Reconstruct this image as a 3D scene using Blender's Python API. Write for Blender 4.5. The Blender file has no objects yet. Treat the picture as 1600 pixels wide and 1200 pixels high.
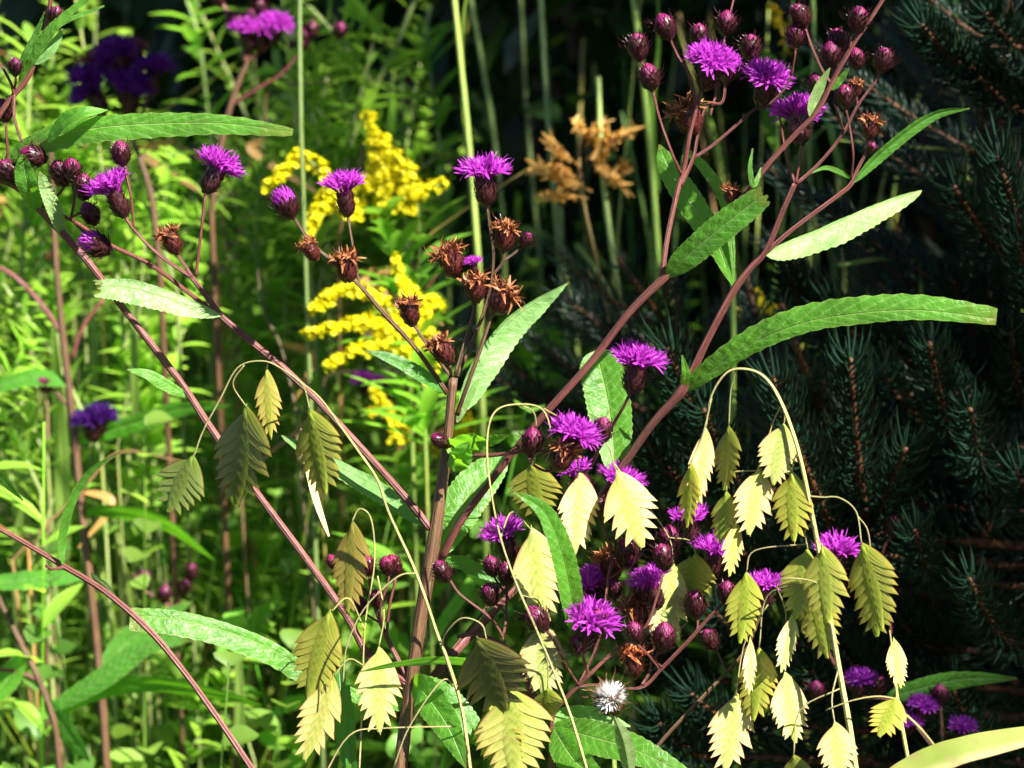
import bpy, math, random
from mathutils import Vector, Matrix

random.seed(7)
R = math.radians
scene = bpy.context.scene
COL = scene.collection

# ------------------------------------------------------------------ camera
CAM_Z, TILT, D0, FW = 1.30, 13.0, 1.40, 0.39      # height, degrees down, focus distance, frame width at focus
K = FW / D0 / 1600.0                              # metres per photo pixel per metre of depth
cam = bpy.data.cameras.new('camera')
cam_o = bpy.data.objects.new('camera', cam)
COL.objects.link(cam_o)
cam_o.location = (0, 0, CAM_Z)
cam_o.rotation_euler = (R(90 - TILT), 0, 0)
cam.sensor_width = 36
cam.lens = 36 * D0 / FW
cam.clip_start = 0.02
cam.clip_end = 2000
cam.dof.use_dof = True
cam.dof.focus_distance = D0 + 0.01
cam.dof.aperture_fstop = 20
scene.camera = cam_o
CM = Matrix.Translation((0, 0, CAM_Z)) @ Matrix.Rotation(R(90 - TILT), 4, 'X')
NC = (CM.to_3x3() @ Vector((0, 0, 1))).normalized()   # towards the camera

# ------------------------------------------------------------------ light
SUN_TO = Vector((0.53, -0.42, 0.74)).normalized()
world = bpy.data.worlds.new('World')
scene.world = world
world.use_nodes = True
wn = world.node_tree
sky = wn.nodes.new('ShaderNodeTexSky')
sky.sky_type = 'NISHITA'
sky.sun_disc = False
sky.air_density = 0.55
sky.dust_density = 0.3
sky.sun_elevation = math.asin(SUN_TO.z)
sky.sun_rotation = math.atan2(SUN_TO.x, SUN_TO.y)
bg = wn.nodes['Background']
bg.inputs['Strength'].default_value = 0.05
wn.links.new(sky.outputs[0], bg.inputs['Color'])
sun = bpy.data.lights.new('sun', 'SUN')
sun.energy = 5.0
sun.angle = R(0.5)
sun.color = (1.0, 0.95, 0.86)
sun_o = bpy.data.objects.new('sun', sun)
COL.objects.link(sun_o)
sun_o.location = (3, -1, 5)
sun_o.rotation_euler = (-SUN_TO).to_track_quat('-Z', 'Y').to_euler()
scene.view_settings.view_transform = 'Standard'
scene.view_settings.look = 'None'
scene.view_settings.gamma = 1.0
scene.view_settings.exposure = 1.85
scene.cycles.use_denoising = True
scene.cycles.max_bounces = 8
scene.cycles.transparent_max_bounces = 8


# ------------------------------------------------------------------ helpers
def at(px, py, d=D0):
    """the point of the place seen at photo pixel px,py and d metres deep"""
    return CM @ Vector(((px - 800) * K * d, -(py - 600) * K * d, -d))


def ground_z(x, y):
    t = max(0.0, y - 1.75)
    return 1.15 * (1 - math.exp(-0.42 * t / 1.15)) + 0.02 * math.sin(x * 2.1 + y) + 0.015 * math.sin(y * 3.3 - x * 1.7)


def rnd(a, b):
    return random.uniform(a, b)


class MB:
    def __init__(s):
        s.v, s.f, s.uv, s.mi = [], [], [], []

    def vert(s, p, uv=(0, 0)):
        s.v.append(tuple(p))
        s.uv.append(uv)
        return len(s.v) - 1

    def face(s, ids, m=0):
        s.f.append(tuple(ids))
        s.mi.append(m)

    def grid(s, rows, uvs, m=0):
        ids = [[s.vert(p, u) for p, u in zip(r, ur)] for r, ur in zip(rows, uvs)]
        for i in range(len(ids) - 1):
            for j in range(len(ids[i]) - 1):
                s.face((ids[i][j], ids[i][j + 1], ids[i + 1][j + 1], ids[i + 1][j]), m)

    def tube(s, pts, rad, sides=8, m=0, knobby=0.0):
        n = len(pts)
        T = []
        for i in range(n):
            a, b = pts[max(0, i - 1)], pts[min(n - 1, i + 1)]
            t = b - a
            T.append(t.normalized() if t.length > 1e-9 else Vector((0, 0, 1)))
        ref = Vector((0, 0, 1)) if abs(T[0].z) < 0.9 else Vector((1, 0, 0))
        u = T[0].cross(ref).normalized()
        rows, L = [], 0.0
        for i in range(n):
            u = (u - T[i] * u.dot(T[i])).normalized()
            w = T[i].cross(u)
            if i:
                L += (pts[i] - pts[i - 1]).length
            row = []
            for j in range(sides):
                a = 2 * math.pi * j / sides
                rr = rad[i] * (1 + knobby * math.cos(a * 5))
                row.append(s.vert(pts[i] + (u * math.cos(a) + w * math.sin(a)) * rr, (j / sides, L)))
            rows.append(row)
        for i in range(n - 1):
            for j in range(sides):
                k = (j + 1) % sides
                s.face((rows[i][j], rows[i][k], rows[i + 1][k], rows[i + 1][j]), m)
        s.face(list(reversed(rows[0])), m)
        s.face(rows[-1], m)

    def mesh(s, name, mats, smooth=True, origin=None):
        me = bpy.data.meshes.new(name)
        vs = s.v if origin is None else [tuple(Vector(p) - origin) for p in s.v]
        me.from_pydata(vs, [], s.f)
        uvl = me.uv_layers.new(name='UVMap')
        li = [0] * len(me.loops)
        me.loops.foreach_get('vertex_index', li)
        flat = []
        for i in li:
            flat.extend(s.uv[i])
        uvl.data.foreach_set('uv', flat)
        for m in mats:
            me.materials.append(m)
        if len(mats) > 1:
            me.polygons.foreach_set('material_index', s.mi)
        me.polygons.foreach_set('use_smooth', [smooth] * len(me.polygons))
        me.update()
        return me

    def build(s, name, mats, parent=None, origin=None, color=None, smooth=True):
        if not isinstance(mats, (list, tuple)):
            mats = [mats]
        og = origin if origin is not None else Vector((0, 0, 0))
        return link(name, s.mesh(name, mats, smooth, og), parent, Matrix.Translation(og), color)


def link(name, data, parent=None, M=None, color=None):
    o = bpy.data.objects.new(name, data)
    COL.objects.link(o)
    M = M if M is not None else Matrix.Identity(4)
    if parent is not None:
        o.parent = parent
        o.matrix_local = Matrix.Translation(-wloc(parent)) @ M
    else:
        o.matrix_local = M
    if color:
        o.color = (color[0], color[1], color[2], 1)
    return o


def wloc(o):
    v = o.location.copy()
    while o.parent is not None:
        o = o.parent
        v = v + o.location
    return v


def tag(o, label=None, cat=None, group=None, kind=None):
    if label:
        o['label'] = label
    if cat:
        o['category'] = cat
    if group:
        o['group'] = group
    if kind:
        o['kind'] = kind
    return o


def root(name, loc, label, cat, group=None):
    o = bpy.data.objects.new(name, None)
    COL.objects.link(o)
    o.empty_display_size = 0.05
    o.location = loc
    return tag(o, label, cat, group)


def spline(P, n=6):
    """Catmull-Rom through tuples of any length"""
    if len(P) < 3:
        n2 = n
        return [[a + (b - a) * k / n2 for a, b in zip(P[0], P[1])] for k in range(n2 + 1)]
    out = []
    Q = [[2 * a - b for a, b in zip(P[0], P[1])]] + [list(p) for p in P] + [[2 * a - b for a, b in zip(P[-1], P[-2])]]
    for i in range(1, len(Q) - 2):
        p0, p1, p2, p3 = Q[i - 1], Q[i], Q[i + 1], Q[i + 2]
        for k in range(n):
            t = k / n
            out.append([0.5 * (2 * b + (c - a) * t + (2 * a - 5 * b + 4 * c - d) * t * t + (3 * b - a - 3 * c + d) * t ** 3)
                        for a, b, c, d in zip(p0, p1, p2, p3)])
    out.append(list(Q[-2]))
    return out


def path3(pts, d, n=6):
    """pts: (px, py, dz_cm, r_px) -> world points and radii"""
    rj = random.Random(int(pts[0][0] * 7 + pts[0][1]))
    S = spline([(p[0], p[1], p[2], p[3] * (rj.uniform(.96, 1.12) if p[3] > 3.5 else 1)) for p in pts], n)
    P = [at(a[0], a[1], d + a[2] * 0.01) for a in S]
    rr = [max(0.0003, a[3] * (0.80 if a[3] < 4.2 else (0.79 if a[3] < 9.4 else .9)) * K * (d + a[2] * 0.01)) for a in S]
    return P, rr


def stem(mb, pts, d, n=6, sides=8, nodes=0.0, down=None, knobby=0.05):
    P, rr = path3(pts, d, n)
    if down is not None:               # carry the first point down to the soil
        a = P[0]
        g = Vector((down[0], down[1], ground_z(down[0], down[1]) - 0.02))
        m = a.lerp(g, 0.5) + Vector((0.01, 0.005, 0))
        P = [g, m] + P
        rr = [rr[0] * 1.15, rr[0] * 1.08] + rr
    mb.tube(P, rr, sides, 0, knobby)


# ------------------------------------------------------------------ materials
def new_mat(name):
    m = bpy.data.materials.new(name)
    m.use_nodes = True
    nt = m.node_tree
    for n in list(nt.nodes):
        nt.nodes.remove(n)
    out = nt.nodes.new('ShaderNodeOutputMaterial')
    return m, nt, out


def N(nt, t, **kw):
    n = nt.nodes.new(t)
    for k, v in kw.items():
        if k.startswith('i_'):
            n.inputs[k[2:].replace('_', ' ')].default_value = v
        else:
            setattr(n, k, v)
    return n


def math_n(nt, op, a, b=None, clamp=False):
    n = nt.nodes.new('ShaderNodeMath')
    n.operation = op
    n.use_clamp = clamp
    for i, x in enumerate((a, b)):
        if x is None:
            continue
        if isinstance(x, (int, float)):
            n.inputs[i].default_value = x
        else:
            nt.links.new(x, n.inputs[i])
    return n.outputs[0]


def mixc(nt, fac, a, b, mode='MIX'):
    n = nt.nodes.new('ShaderNodeMix')
    n.data_type = 'RGBA'
    n.blend_type = mode
    for sock, x in ((n.inputs[0], fac), (n.inputs[6], a), (n.inputs[7], b)):
        if isinstance(x, (int, float)):
            sock.default_value = x
        elif isinstance(x, tuple):
            sock.default_value = (x[0], x[1], x[2], 1)
        else:
            nt.links.new(x, sock)
    return n.outputs[2]


def noise(nt, scale, detail=3.0, vec=None):
    n = N(nt, 'ShaderNodeTexNoise')
    n.inputs['Scale'].default_value = scale
    n.inputs['Detail'].default_value = detail
    if vec is not None:
        nt.links.new(vec, n.inputs['Vector'])
    return n.outputs['Fac']


def ramp(nt, fac, stops):
    n = N(nt, 'ShaderNodeValToRGB')
    e = n.color_ramp.elements
    while len(e) < len(stops):
        e.new(0.5)
    for k, (p, c) in zip(e, stops):
        k.position = p
        k.color = (c[0], c[1], c[2], 1)
    nt.links.new(fac, n.inputs[0])
    return n.outputs[0]


def objtint(nt, col):
    oi = N(nt, 'ShaderNodeObjectInfo')
    return mixc(nt, 1.0, col, oi.outputs['Color'], 'MULTIPLY')


def surf(nt, out, col, rough=0.45, spec=0.4, trans=0.0, tcol=None, bump=None, bstr=0.3, bdist=0.001):
    p = N(nt, 'ShaderNodeBsdfPrincipled')
    if isinstance(col, tuple):
        p.inputs['Base Color'].default_value = (*col, 1)
    else:
        nt.links.new(col, p.inputs['Base Color'])
    if isinstance(rough, (int, float)):
        p.inputs['Roughness'].default_value = rough
    else:
        nt.links.new(rough, p.inputs['Roughness'])
    p.inputs['Specular IOR Level'].default_value = spec
    bn = None
    if bump is not None:
        b = N(nt, 'ShaderNodeBump')
        b.inputs['Strength'].default_value = bstr
        b.inputs['Distance'].default_value = bdist
        nt.links.new(bump, b.inputs['Height'])
        bn = b.outputs[0]
        nt.links.new(bn, p.inputs['Normal'])
    if trans > 0:
        t = N(nt, 'ShaderNodeBsdfTranslucent')
        if tcol is None:
            tcol = col
        if isinstance(tcol, tuple):
            t.inputs['Color'].default_value = (*tcol, 1)
        else:
            nt.links.new(tcol, t.inputs['Color'])
        mx = N(nt, 'ShaderNodeMixShader')
        mx.inputs[0].default_value = trans
        nt.links.new(p.outputs[0], mx.inputs[1])
        nt.links.new(t.outputs[0], mx.inputs[2])
        nt.links.new(mx.outputs[0], out.inputs[0])
    else:
        nt.links.new(p.outputs[0], out.inputs[0])


def uvxy(nt):
    uv = N(nt, 'ShaderNodeUVMap')
    sp = N(nt, 'ShaderNodeSeparateXYZ')
    nt.links.new(uv.outputs[0], sp.inputs[0])
    return uv.outputs[0], sp.outputs[0], sp.outputs[1]


def objvec(nt):
    return N(nt, 'ShaderNodeTexCoord').outputs['Object']


def stem_mat(name, c1, c2, c3, rough=0.48):
    m, nt, out = new_mat(name)
    uv, u, v = uvxy(nt)
    comb = N(nt, 'ShaderNodeCombineXYZ')
    nt.links.new(math_n(nt, 'MULTIPLY', u, 9.0), comb.inputs[0])
    nt.links.new(math_n(nt, 'MULTIPLY', v, 26.0), comb.inputs[1])
    streak = noise(nt, 3.0, 4.0, comb.outputs[0])
    big = noise(nt, 30.0, 3.0, objvec(nt))
    c = mixc(nt, ramp(nt, big, [(0.38, (0, 0, 0)), (0.62, (1, 1, 1))]), c1, c2)
    c = mixc(nt, ramp(nt, streak, [(0.48, (0, 0, 0)), (0.66, (0.8, 0.8, 0.8))]), c, c3)
    pat = noise(nt, 14.0, 3.0, objvec(nt))
    c = mixc(nt, ramp(nt, pat, [(0.55, (0, 0, 0)), (0.68, (0.35, 0.35, 0.35))]), c, (c1[1] * 2.6, c1[1] * 2.3, c1[2] * 1.2))
    fleck = noise(nt, 700.0, 1.0, objvec(nt))
    c = mixc(nt, ramp(nt, fleck, [(0.66, (0, 0, 0)), (0.72, (0.5, 0.5, 0.5))]), c, tuple(x * 0.4 for x in c1))
    ribs = math_n(nt, 'SINE', math_n(nt, 'MULTIPLY', u, 2 * math.pi * 7))
    h = math_n(nt, 'ADD', math_n(nt, 'MULTIPLY', ribs, 0.25), streak)
    surf(nt, out, objtint(nt, c), rough, 0.5, bump=h, bstr=0.8, bdist=0.0008)
    return m


def leaf_mat(name, up, under, trans_col, trans=0.42, veins=16.0, rough=0.42, spec=0.36, blotch=(0.10, 0.14, 0.01)):
    m, nt, out = new_mat(name)
    uv, u, v = uvxy(nt)
    va = math_n(nt, 'ABSOLUTE', v)
    # side veins: lines that leave the midrib at a slant
    ph = math_n(nt, 'SUBTRACT', math_n(nt, 'MULTIPLY', u, veins), math_n(nt, 'MULTIPLY', va, 1.6))
    wob = math_n(nt, 'MULTIPLY', noise(nt, 2.0, 1.0, uv), 0.5)
    fr = math_n(nt, 'FRACT', math_n(nt, 'ADD', ph, wob))
    tri = math_n(nt, 'ABSOLUTE', math_n(nt, 'SUBTRACT', fr, 0.5))          # 0.5 on the vein
    vein = math_n(nt, 'POWER', math_n(nt, 'MULTIPLY', tri, 2.0), 5.0)
    mid = math_n(nt, 'SUBTRACT', 1.0, math_n(nt, 'MULTIPLY', va, 16.0), True)
    ob = objvec(nt)
    vo = N(nt, 'ShaderNodeTexVoronoi', feature='SMOOTH_F1')
    vo.inputs['Scale'].default_value = 330.0
    nt.links.new(ob, vo.inputs['Vector'])
    cell = vo.outputs['Distance']
    ve = N(nt, 'ShaderNodeTexVoronoi', feature='DISTANCE_TO_EDGE')
    ve.inputs['Scale'].default_value = 380.0
    nt.links.new(ob, ve.inputs['Vector'])
    net = math_n(nt, 'SUBTRACT', 1.0, math_n(nt, 'MULTIPLY', ve.outputs['Distance'], 9.0), True)
    n1 = noise(nt, 60.0, 4.0, ob)
    geo = N(nt, 'ShaderNodeNewGeometry')
    c = mixc(nt, geo.outputs['Backfacing'], up, under)
    c = mixc(nt, ramp(nt, n1, [(0.42, (0, 0, 0)), (0.70, (0.75, 0.75, 0.75))]), c, tuple(x * 0.45 for x in up))
    c = mixc(nt, math_n(nt, 'MULTIPLY', net, 0.09), c, tuple(min(1, x * 1.2 + 0.04) for x in under))
    c = mixc(nt, math_n(nt, 'MULTIPLY', vein, 0.22), c, tuple(min(1, x * 1.6 + 0.03) for x in under))
    c = mixc(nt, math_n(nt, 'MULTIPLY', mid, 0.6), c, (0.42, 0.5, 0.22))
    sp = noise(nt, 260.0, 2.0, ob)
    c = mixc(nt, ramp(nt, sp, [(0.70, (0, 0, 0)), (0.76, (0.7, 0.7, 0.7))]), c, blotch)
    edge = math_n(nt, 'MULTIPLY', math_n(nt, 'SUBTRACT', va, 0.93, True), 12.0, True)
    c = mixc(nt, math_n(nt, 'MULTIPLY', edge, 0.4), c, (0.40, 0.42, 0.16))
    tipn = math_n(nt, 'MULTIPLY', math_n(nt, 'SUBTRACT', math_n(nt, 'ADD', u, math_n(nt, 'MULTIPLY', n1, 0.25)), 1.05, True), 14.0, True)
    c = mixc(nt, math_n(nt, 'MULTIPLY', tipn, 0.5), c, (0.20, 0.11, 0.03))
    c = objtint(nt, c)
    t = mixc(nt, math_n(nt, 'MULTIPLY', vein, 0.4), trans_col, tuple(x * 0.5 for x in trans_col))
    t = objtint(nt, t)
    h = math_n(nt, 'SUBTRACT', math_n(nt, 'MULTIPLY', cell, -1.6), math_n(nt, 'ADD', math_n(nt, 'ADD', math_n(nt, 'MULTIPLY', vein, 0.18), math_n(nt, 'MULTIPLY', net, 0.22)), mid))
    surf(nt, out, c, rough, spec, trans, t, bump=h, bstr=0.55, bdist=0.0006)
    return m


def simple_leaf(name, up, tcol, trans=0.4, rough=0.45, spec=0.35, var=0.45, nscale=14.0):
    m, nt, out = new_mat(name)
    n1 = noise(nt, nscale, 3.0, objvec(nt))
    c = mixc(nt, ramp(nt, n1, [(0.35, (0, 0, 0)), (0.65, (1, 1, 1))]), tuple(x * (1 - var) for x in up), tuple(min(1, x * (1 + var)) for x in up))
    c = objtint(nt, c)
    surf(nt, out, c, rough, spec, trans, objtint(nt, mixc(nt, 0.0, tcol, tcol)))
    return m


def petal_mat(name, c0, c1, tcol, trans=0.4):
    m, nt, out = new_mat(name)
    uv, u, v = uvxy(nt)
    n1 = noise(nt, 400.0, 2.0, objvec(nt))
    c = mixc(nt, v, c0, c1)
    c = mixc(nt, ramp(nt, n1, [(0.4, (0, 0, 0)), (0.7, (0.5, 0.5, 0.5))]), c, tuple(x * 0.55 for x in c1))
    surf(nt, out, objtint(nt, c), 0.5, 0.3, trans, objtint(nt, mixc(nt, 0.0, tcol, tcol)))
    return m


def scale_mat(name, base, tip, rim):
    m, nt, out = new_mat(name)
    uv, u, v = uvxy(nt)
    n1 = noise(nt, 500.0, 3.0, objvec(nt))
    c = mixc(nt, ramp(nt, v, [(0.25, (0, 0, 0)), (0.85, (1, 1, 1))]), base, tip)
    va = math_n(nt, 'ABSOLUTE', u)
    c = mixc(nt, math_n(nt, 'MULTIPLY', math_n(nt, 'SUBTRACT', va, 0.72, True), 2.2, True), c, rim)
    c = mixc(nt, ramp(nt, n1, [(0.4, (0, 0, 0)), (0.7, (0.7, 0.7, 0.7))]), c, tuple(x * 0.45 for x in base))
    surf(nt, out, objtint(nt, c), 0.38, 0.5, bump=n1, bstr=0.4, bdist=0.0004)
    return m


def spikelet_mat():
    m, nt, out = new_mat('oat_husk')
    uv, u, v = uvxy(nt)                     # u keel->inner edge, v base->tip
    n1 = noise(nt, 150.0, 4.0, objvec(nt))
    c = mixc(nt, ramp(nt, v, [(0.15, (0, 0, 0)), (0.8, (1, 1, 1))]), (0.40, 0.46, 0.12), (0.66, 0.62, 0.30))
    nerve = math_n(nt, 'SINE', math_n(nt, 'MULTIPLY', u, 2 * math.pi * 4.0))
    c = mixc(nt, math_n(nt, 'MULTIPLY', math_n(nt, 'SUBTRACT', nerve, 0.3, True), 0.25), c, (0.30, 0.33, 0.07))
    gb = math_n(nt, 'MULTIPLY', math_n(nt, 'MULTIPLY', math_n(nt, 'SUBTRACT', 1.0, math_n(nt, 'ABSOLUTE', math_n(nt, 'MULTIPLY', math_n(nt, 'SUBTRACT', u, 0.42), 3.2)), True), math_n(nt, 'SUBTRACT', 1.15, v, True)), 0.75, True)
    c = mixc(nt, gb, c, (0.24, 0.34, 0.05))
    inn = math_n(nt, 'MULTIPLY', math_n(nt, 'SUBTRACT', u, 0.90, True), 8.0, True)
    c = mixc(nt, math_n(nt, 'MULTIPLY', inn, 0.5), c, (0.46, 0.28, 0.16))
    tan = math_n(nt, 'MULTIPLY', math_n(nt, 'SUBTRACT', 0.20, u, True), 6.0, True)
    oi = N(nt, 'ShaderNodeObjectInfo')
    tn = math_n(nt, 'MULTIPLY', tan, ramp(nt, n1, [(0.36, (0.25, 0.25, 0.25)), (0.58, (1, 1, 1))]))
    c = mixc(nt, tn, c, (0.40, 0.20, 0.10))
    tipb = math_n(nt, 'MULTIPLY', math_n(nt, 'SUBTRACT', v, 0.82, True), 4.0, True)
    c = mixc(nt, math_n(nt, 'MULTIPLY', tipb, 0.8), c, (0.42, 0.20, 0.10))
    tc = N(nt, 'ShaderNodeTexCoord')
    blot = noise(nt, 260.0, 4.0, N(nt, 'ShaderNodeNewGeometry').outputs['Position'])
    c = mixc(nt, ramp(nt, blot, [(0.56, (0, 0, 0)), (0.72, (0.55, 0.55, 0.55))]), c, (0.45, 0.30, 0.15))
    c = objtint(nt, c)
    t = mixc(nt, ramp(nt, v, [(0.1, (0, 0, 0)), (0.9, (1, 1, 1))]), (0.55, 0.68, 0.03), (0.88, 0.86, 0.10))
    t = mixc(nt, tn, t, (0.45, 0.20, 0.06))
    surf(nt, out, c, 0.42, 0.4, 0.48, objtint(nt, t), bump=nerve, bstr=0.12, bdist=0.0003)
    return m


def plain(name, c1, c2, scale=40.0, rough=0.6, spec=0.3, bstr=0.4, bdist=0.002):
    m, nt, out = new_mat(name)
    n1 = noise(nt, scale, 5.0, objvec(nt))
    c = mixc(nt, ramp(nt, n1, [(0.35, (0, 0, 0)), (0.65, (1, 1, 1))]), c1, c2)
    surf(nt, out, objtint(nt, c), rough, spec, bump=n1, bstr=bstr, bdist=bdist)
    return m


M_STEM = stem_mat('ironweed_stem', (0.125, 0.026, 0.023), (0.185, 0.048, 0.038), (0.27, 0.11, 0.09))
M_STEMB = stem_mat('ironweed_old_stem', (0.080, 0.034, 0.018), (0.125, 0.058, 0.026), (0.18, 0.11, 0.045))
M_LEAF = leaf_mat('ironweed_leaf', (0.080, 0.245, 0.022), (0.26, 0.40, 0.14), (0.34, 0.74, 0.03), 0.45)
M_PETAL = petal_mat('ironweed_petal', (0.22, 0.01, 0.20), (0.52, 0.06, 0.57), (0.68, 0.06, 0.66))
M_SCALE = scale_mat('ironweed_bract', (0.032, 0.008, 0.009), (0.050, 0.007, 0.014), (0.14, 0.055, 0.042))
M_KNOB = petal_mat('ironweed_bud_tip', (0.06, 0.004, 0.022), (0.24, 0.012, 0.11), (0.28, 0.015, 0.14), 0.12)
M_RUST = petal_mat('withered_floret', (0.14, 0.035, 0.02), (0.42, 0.17, 0.06), (0.4, 0.12, 0.03), 0.25)
M_OAT = spikelet_mat()
M_CULM = stem_mat('oat_culm', (0.38, 0.36, 0.12), (0.50, 0.44, 0.17), (0.55, 0.50, 0.26), 0.4)
M_GRASS = simple_leaf('grass_blade', (0.17, 0.27, 0.06), (0.32, 0.5, 0.05), 0.35, 0.4)
M_GOLD = petal_mat('goldenrod_floret', (0.74, 0.64, 0.0), (0.86, 0.80, 0.01), (0.86, 0.78, 0.0), 0.3)
M_WSTEM = stem_mat('green_stalk', (0.14, 0.20, 0.06), (0.20, 0.26, 0.08), (0.28, 0.32, 0.14), 0.5)
M_WEED = simple_leaf('weed_leaf', (0.12, 0.235, 0.036), (0.38, 0.68, 0.08), 0.45)
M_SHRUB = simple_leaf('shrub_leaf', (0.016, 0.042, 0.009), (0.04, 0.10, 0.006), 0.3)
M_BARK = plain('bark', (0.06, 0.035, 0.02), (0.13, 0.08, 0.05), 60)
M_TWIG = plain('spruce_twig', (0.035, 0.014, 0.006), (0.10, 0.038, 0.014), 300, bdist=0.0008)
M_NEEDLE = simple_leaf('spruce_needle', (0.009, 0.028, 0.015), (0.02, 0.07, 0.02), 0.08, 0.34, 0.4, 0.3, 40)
M_SOIL = plain('soil', (0.022, 0.018, 0.009), (0.05, 0.045, 0.018), 8, 0.9, 0.1, 0.8, 0.03)
M_STRAW = simple_leaf('dry_straw', (0.42, 0.30, 0.12), (0.5, 0.35, 0.1), 0.3)
M_WHITE = plain('glare_white_down', (0.84, 0.84, 0.82), (0.92, 0.92, 0.90), 300, 0.8, 0.2)  # near white, carries the blown-out glare of the small head


# ------------------------------------------------------------------ leaves
def blade_rows(P, hw, phi, fold, nv=8, wl=1.0, wr=1.0, ripple=0.0, seed=0, serr=0.0, nrm=None, curl=0.0):
    """rows of a leaf blade along P; hw half widths; phi turns the blade about its midrib"""
    rg = random.Random(seed)
    n = len(P)
    rows, uvs = [], []
    ph1, ph2 = rg.uniform(0, 6), rg.uniform(0, 6)
    for i in range(n):
        t = (P[min(n - 1, i + 1)] - P[max(0, i - 1)]).normalized()
        nn = NC if nrm is None else nrm
        w0 = t.cross(nn)
        w0 = w0.normalized() if w0.length > 1e-5 else Vector((1, 0, 0))
        n0 = w0.cross(t)
        u = i / (n - 1)
        row, ur = [], []
        for j in range(nv + 1):
            s = -1 + 2 * j / nv
            side = wr if s > 0 else wl
            a = phi - fold * (1 if s > 0 else -1) + 0.0
            a = phi + (fold if s > 0 else -fold)
            x = abs(s) * hw[i] * side
            if abs(s) > 0.99 and serr:
                x *= 1 + serr * ((i % 2) * 2 - 1) * (0.6 + 0.8 * rg.random())
            d = (w0 * math.cos(a) + n0 * math.sin(a)) * (1 if s >= 0 else -1)
            nv_ = (n0 * math.cos(a) - w0 * math.sin(a))
            off = ripple * hw[i] * abs(s) * (math.sin(u * 17 + ph1 + s) + 0.6 * math.sin(u * 31 + ph2 - 2 * s)) - curl * hw[i] * s * s
            row.append(P[i] + d * x + nv_ * off)
            ur.append((u, s))
        rows.append(row)
        uvs.append(ur)
    return rows, uvs


LSEED = [0]


def leaf(parent, pts, w, face=0, fold=12, d=D0, wl=1.0, wr=1.0, color=None, cut=1.0, ragged=0.0, mat=None, under=False,
         ripple=0.035, name='leaf', n=44, shape=(0.55, 0.8), serr=0.035, hole=None, curl=0.15, cut0=0.0):
    """pts (px, py, dz_cm) from base to tip; w full width in photo px"""
    LSEED[0] += 1
    S = spline([tuple(p) for p in pts], max(3, int(n / (len(pts) - 1))))
    P = [at(a[0], a[1], d + a[2] * 0.01) for a in S]
    m = len(P)
    a, b = shape
    pk = a / (a + b)
    mx = pk ** a * (1 - pk) ** b
    hw = []
    for i in range(m):
        u = cut0 + (cut - cut0) * i / (m - 1)
        f = (u ** a) * (max(0, 1 - u) ** b) / mx
        hw.append(max(0.0004, f * 0.45 * w * K * d))
    phi = R(face + (180 if under else 0))
    fo = R(fold) * (-1 if False else 1)
    rows, uvs = blade_rows(P, hw, phi, fo, 10, wl, wr, ripple, LSEED[0], serr, curl=curl)
    if ragged:
        rg = random.Random(LSEED[0] + 99)
        t = (P[-1] - P[-3]).normalized()
        for j in range(len(rows[-1])):
            k = rg.uniform(-1, 0.5) * ragged
            for q, ff in ((1, 1.0), (2, 0.6)):
                rows[-q][j] = rows[-q][j] + t * (hw[-1] * k * ff)
    mb = MB()
    mb.grid(rows, uvs)
    if hole is not None:
        du, dv = hole
        nu = len(rows) - 1
        i0, j0 = int(du * nu), int(dv * 10)
        bad = {i0 * 10 + j0, (i0 + 1) * 10 + j0}
        mb.f = [f for k, f in enumerate(mb.f) if k not in bad]
        mb.mi = mb.mi[:len(mb.f)]
    return mb.build(name, mat or M_LEAF, parent, P[0].copy(), color)


# ------------------------------------------------------------------ flower heads
def ovoid(mb, prof, sides=12, m=0):
    """lathe about z: prof list of (r, z)"""
    rows = []
    for k, (r, z) in enumerate(prof):
        rows.append([mb.vert((r * math.cos(2 * math.pi * j / sides), r * math.sin(2 * math.pi * j / sides), z), (0, k / (len(prof) - 1)))
                     for j in range(sides)])
    for i in range(len(prof) - 1):
        for j in range(sides):
            k = (j + 1) % sides
            mb.face((rows[i][j], rows[i][k], rows[i + 1][k], rows[i + 1][j]), m)
    mb.face(list(reversed(rows[0])), m)
    mb.face(rows[-1], m)


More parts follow.
